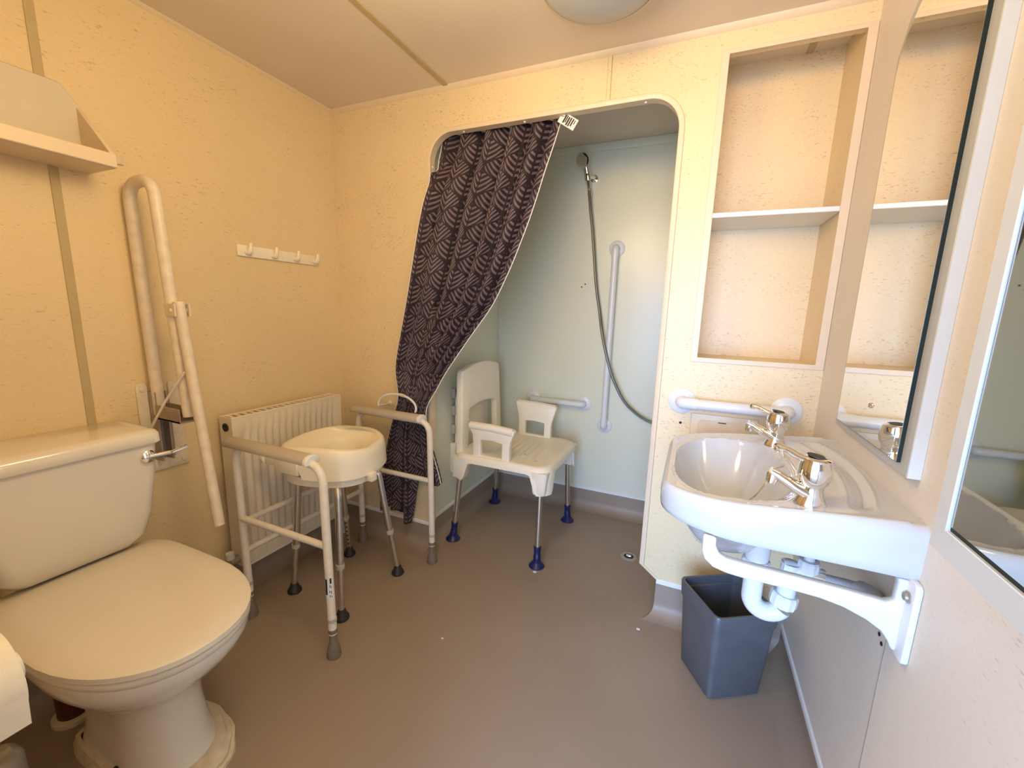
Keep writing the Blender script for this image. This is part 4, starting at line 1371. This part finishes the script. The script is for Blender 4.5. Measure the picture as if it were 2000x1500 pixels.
bm = B(); tube(bm, rounded([(0.352, 0.968, 0.630), (0.364, 0.945, 0.636), (0.372, 0.93, 0.615), (XR, 0.928, 0.600)], 0.012, 5), 0.0185, 16)
mesh_obj('pipe_elbow', bm, M['greypipe'], t)
bm = B(); box(bm, (XR - 0.001, 1.055, 0.655), (XR, 1.095, 0.70))
struct('pipe_hole', bm, M['hole'], wr)
t = thing('supply_hose', 'dark flexible supply hose under the wash basin', 'hose', (0.12, 1.3, 0.6))
bm = B(); tube(bm, catmull([(0.290, 1.33, 0.715), (0.25, 1.33, 0.665), (0.16, 1.33, 0.63), (0.20, 1.38, 0.60), (0.33, 1.42, 0.62), (XR, 1.43, 0.63)], 6), 0.006, 10)
mesh_obj('hose', bm, M['hose'], t)

# ================================================================== bin
t = thing('waste_bin', 'charcoal plastic rectangular waste bin under the wash basin', 'bin', (0.16, 1.36, 0))
A = Vector((0.146, 1.243)); e1 = Vector((-0.53, 0.848)); e2 = Vector((0.848, 0.53))
def bin_loop(z, g, l1, l2, r=0.018, n=5):
    """corner A pulled by g outwards; l1,l2 side lengths"""
    o = []
    for (a, b_) in rrect(-g, -g, l1 + g, l2 + g, r, n):
        p = A + e1 * a + e2 * b_
        o.append((p.x, p.y, z))
    return o
b1, b2 = 0.165, 0.178
T = 0.298
bm = B()
loft(bm, [bin_loop(0.0, -0.006, b1, b2), bin_loop(0.008, 0.0, b1, b2), bin_loop(T - 0.055, 0.012, b1, b2), bin_loop(T - 0.052, 0.0155, b1, b2), bin_loop(T - 0.004, 0.018, b1, b2), bin_loop(T, 0.016, b1, b2), bin_loop(T - 0.001, 0.010, b1, b2),
          bin_loop(T - 0.03, 0.0095, b1, b2), bin_loop(T - 0.032, 0.005, b1, b2), bin_loop(0.012, -0.006, b1, b2, 0.014)])
mesh_obj('body', bm, M['bin'], t, smooth=40)
bm = B(); P = A + e1 * 0.12 + e2 * (b2 + 0.016)
tube(bm, [(P.x - 0.03, P.y + 0.03, 0.268), (P.x, P.y, 0.262)], 0.003, 8)
bm.free()

# ================================================================== mirrors
PX = 0.362
t = thing('tall_mirror', 'tall frameless mirror with clipped top corners on a pale panel above the basin', 'mirror', (XR, 1.11, 0.892))
panel = [(0.905, 0.892), (1.310, 0.892), (1.310, 1.745), (1.275, 1.80), (1.215, 1.845), (1.0, 1.845), (0.905, 1.78)]
bm = B(); prism(bm, panel, 0, PX, XR - 0.0003, 0.0012, seg=1)
mesh_obj('backing_panel', bm, plain('grey_backing_panel', (0.47, 0.46, 0.43), 0.4, var=0.02), t)
glass = [(0.934, 0.911), (1.283, 0.911), (1.281, 1.700), (1.274, 1.735), (1.255, 1.762), (1.215, 1.793), (1.175, 1.812), (1.13, 1.818), (1.04, 1.818), (0.99, 1.80), (0.945, 1.755), (0.934, 1.70)]
bm = B(); prism(bm, glass, 0, PX - 0.006, PX)
mesh_obj('glass_edge', bm, M['glass_edge'], t)
bm = B(); prism(bm, [(1.1085 + (y - 1.1085) * 0.995, 1.36 + (z - 1.36) * 0.998) for y, z in glass], 0, PX - 0.0066, PX - 0.0061)
mesh_obj('glass', bm, M['mirror'], t)
for z in (0.985, 1.765):
    bm = B(); lathe(bm, [(0.006, 0), (0.0055, 0.003), (0.003, 0.005), (0, 0.005)], (PX - 0.0066, 1.088, z), (-1, 0, 0), 14)
    mesh_obj('fixing_screw', bm, M['chrome'], t, label='small chrome fixing screw')
bm = B(); box(bm, (PX + 0.0005, 0.9025, 0.893), (XR - 0.0003, 0.9050, 1.80))
mesh_obj('edge_strip', bm, M['bright_white'], t, label='bright white edging strip')

MX = 0.282
t = thing('mirror_cabinet', 'white-framed mirror cabinet at the right edge of the photo, near the basin', 'cabinet', (XR, 0.4, 0.898))
CYB, CYA, CZ0, CZ1 = 0.622, 0.16, 0.899, 1.70
bm = B(); box(bm, (MX + 0.016, CYA, CZ0), (XR - 0.0003, CYB, CZ1), 0.002, 1)
mesh_obj('carcass', bm, M['panel_grey'], t)
bm = B(); prism(bm, [(CYA, CZ0), (CYB, CZ0), (CYB, CZ1), (CYA, CZ1)], 0, MX, MX + 0.016, 0.001, holes=[[(CYA + 0.025, CZ0 + 0.0305), (CYB - 0.0245, CZ0 + 0.0305), (CYB - 0.0245, CZ1 - 0.03), (CYA + 0.025, CZ1 - 0.03)]], seg=1)
dr = mesh_obj('door_frame', bm, M['panel_grey'], t)
bm = B(); box(bm, (MX + 0.004, CYA + 0.024, CZ0 + 0.0295), (MX + 0.015, CYB - 0.0235, CZ1 - 0.029))
mesh_obj('glass_edge', bm, M['glass_edge'], dr)
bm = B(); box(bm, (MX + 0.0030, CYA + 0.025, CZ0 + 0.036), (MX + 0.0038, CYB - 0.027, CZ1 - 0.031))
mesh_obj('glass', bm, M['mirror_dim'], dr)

# ================================================================== ceiling lamp
t = thing('ceiling_lamp', 'round opal ceiling lamp, unlit, with pale rim', 'lamp', (-0.305, 1.19, ZC))
bm = B(); lathe(bm, [(0.150, 0.0), (0.158, 0.004), (0.158, 0.045), (0.154, 0.056), (0.147, 0.059), (0.144, 0.052)], (-0.305, 1.19, ZC), (0, 0, -1), 56)
mesh_obj('rim', bm, M['trim'], t)
bm = B(); lathe(bm, [(0.146, 0.052), (0.140, 0.062), (0.115, 0.074), (0.07, 0.083), (0.03, 0.086), (0, 0.087)], (-0.305, 1.19, ZC), (0, 0, -1), 56)
mesh_obj('cover', bm, M['opal'], t, smooth=60)
bm = B(); lathe(bm, [(0.004, 0), (0.003, 0.003), (0, 0.0032)], (-0.437, 1.325, ZC), (0, 0, -1), 10)
o = mesh_obj('ceiling_screw_cap', bm, M['white_trim'], origin=(-0.437, 1.325, ZC))
tag(o, 'tiny white screw cap on the ceiling beside the round lamp', 'cap')

# ================================================================== specks on the floor
for (x, y, s, lab) in ((-0.555, 1.607, 0.0055, 'tiny white paint flake on the floor by the nearest chair foot'),
                       (-0.085, 1.455, 0.0045, 'tiny white paint flake on the floor by the torn skirting end'),
                       (-0.718, 1.103, 0.003, 'tiny white speck in the middle of the open floor')):
    bm = B(); box(bm, (x - s * 1.4, y - s, 0), (x + s * 1.4, y + s, s * 0.7), s * 0.2, 1)
    o = mesh_obj('paint_flake', bm, M['bright_white'], origin=(x, y, 0))
    tag(o, lab, 'flake')
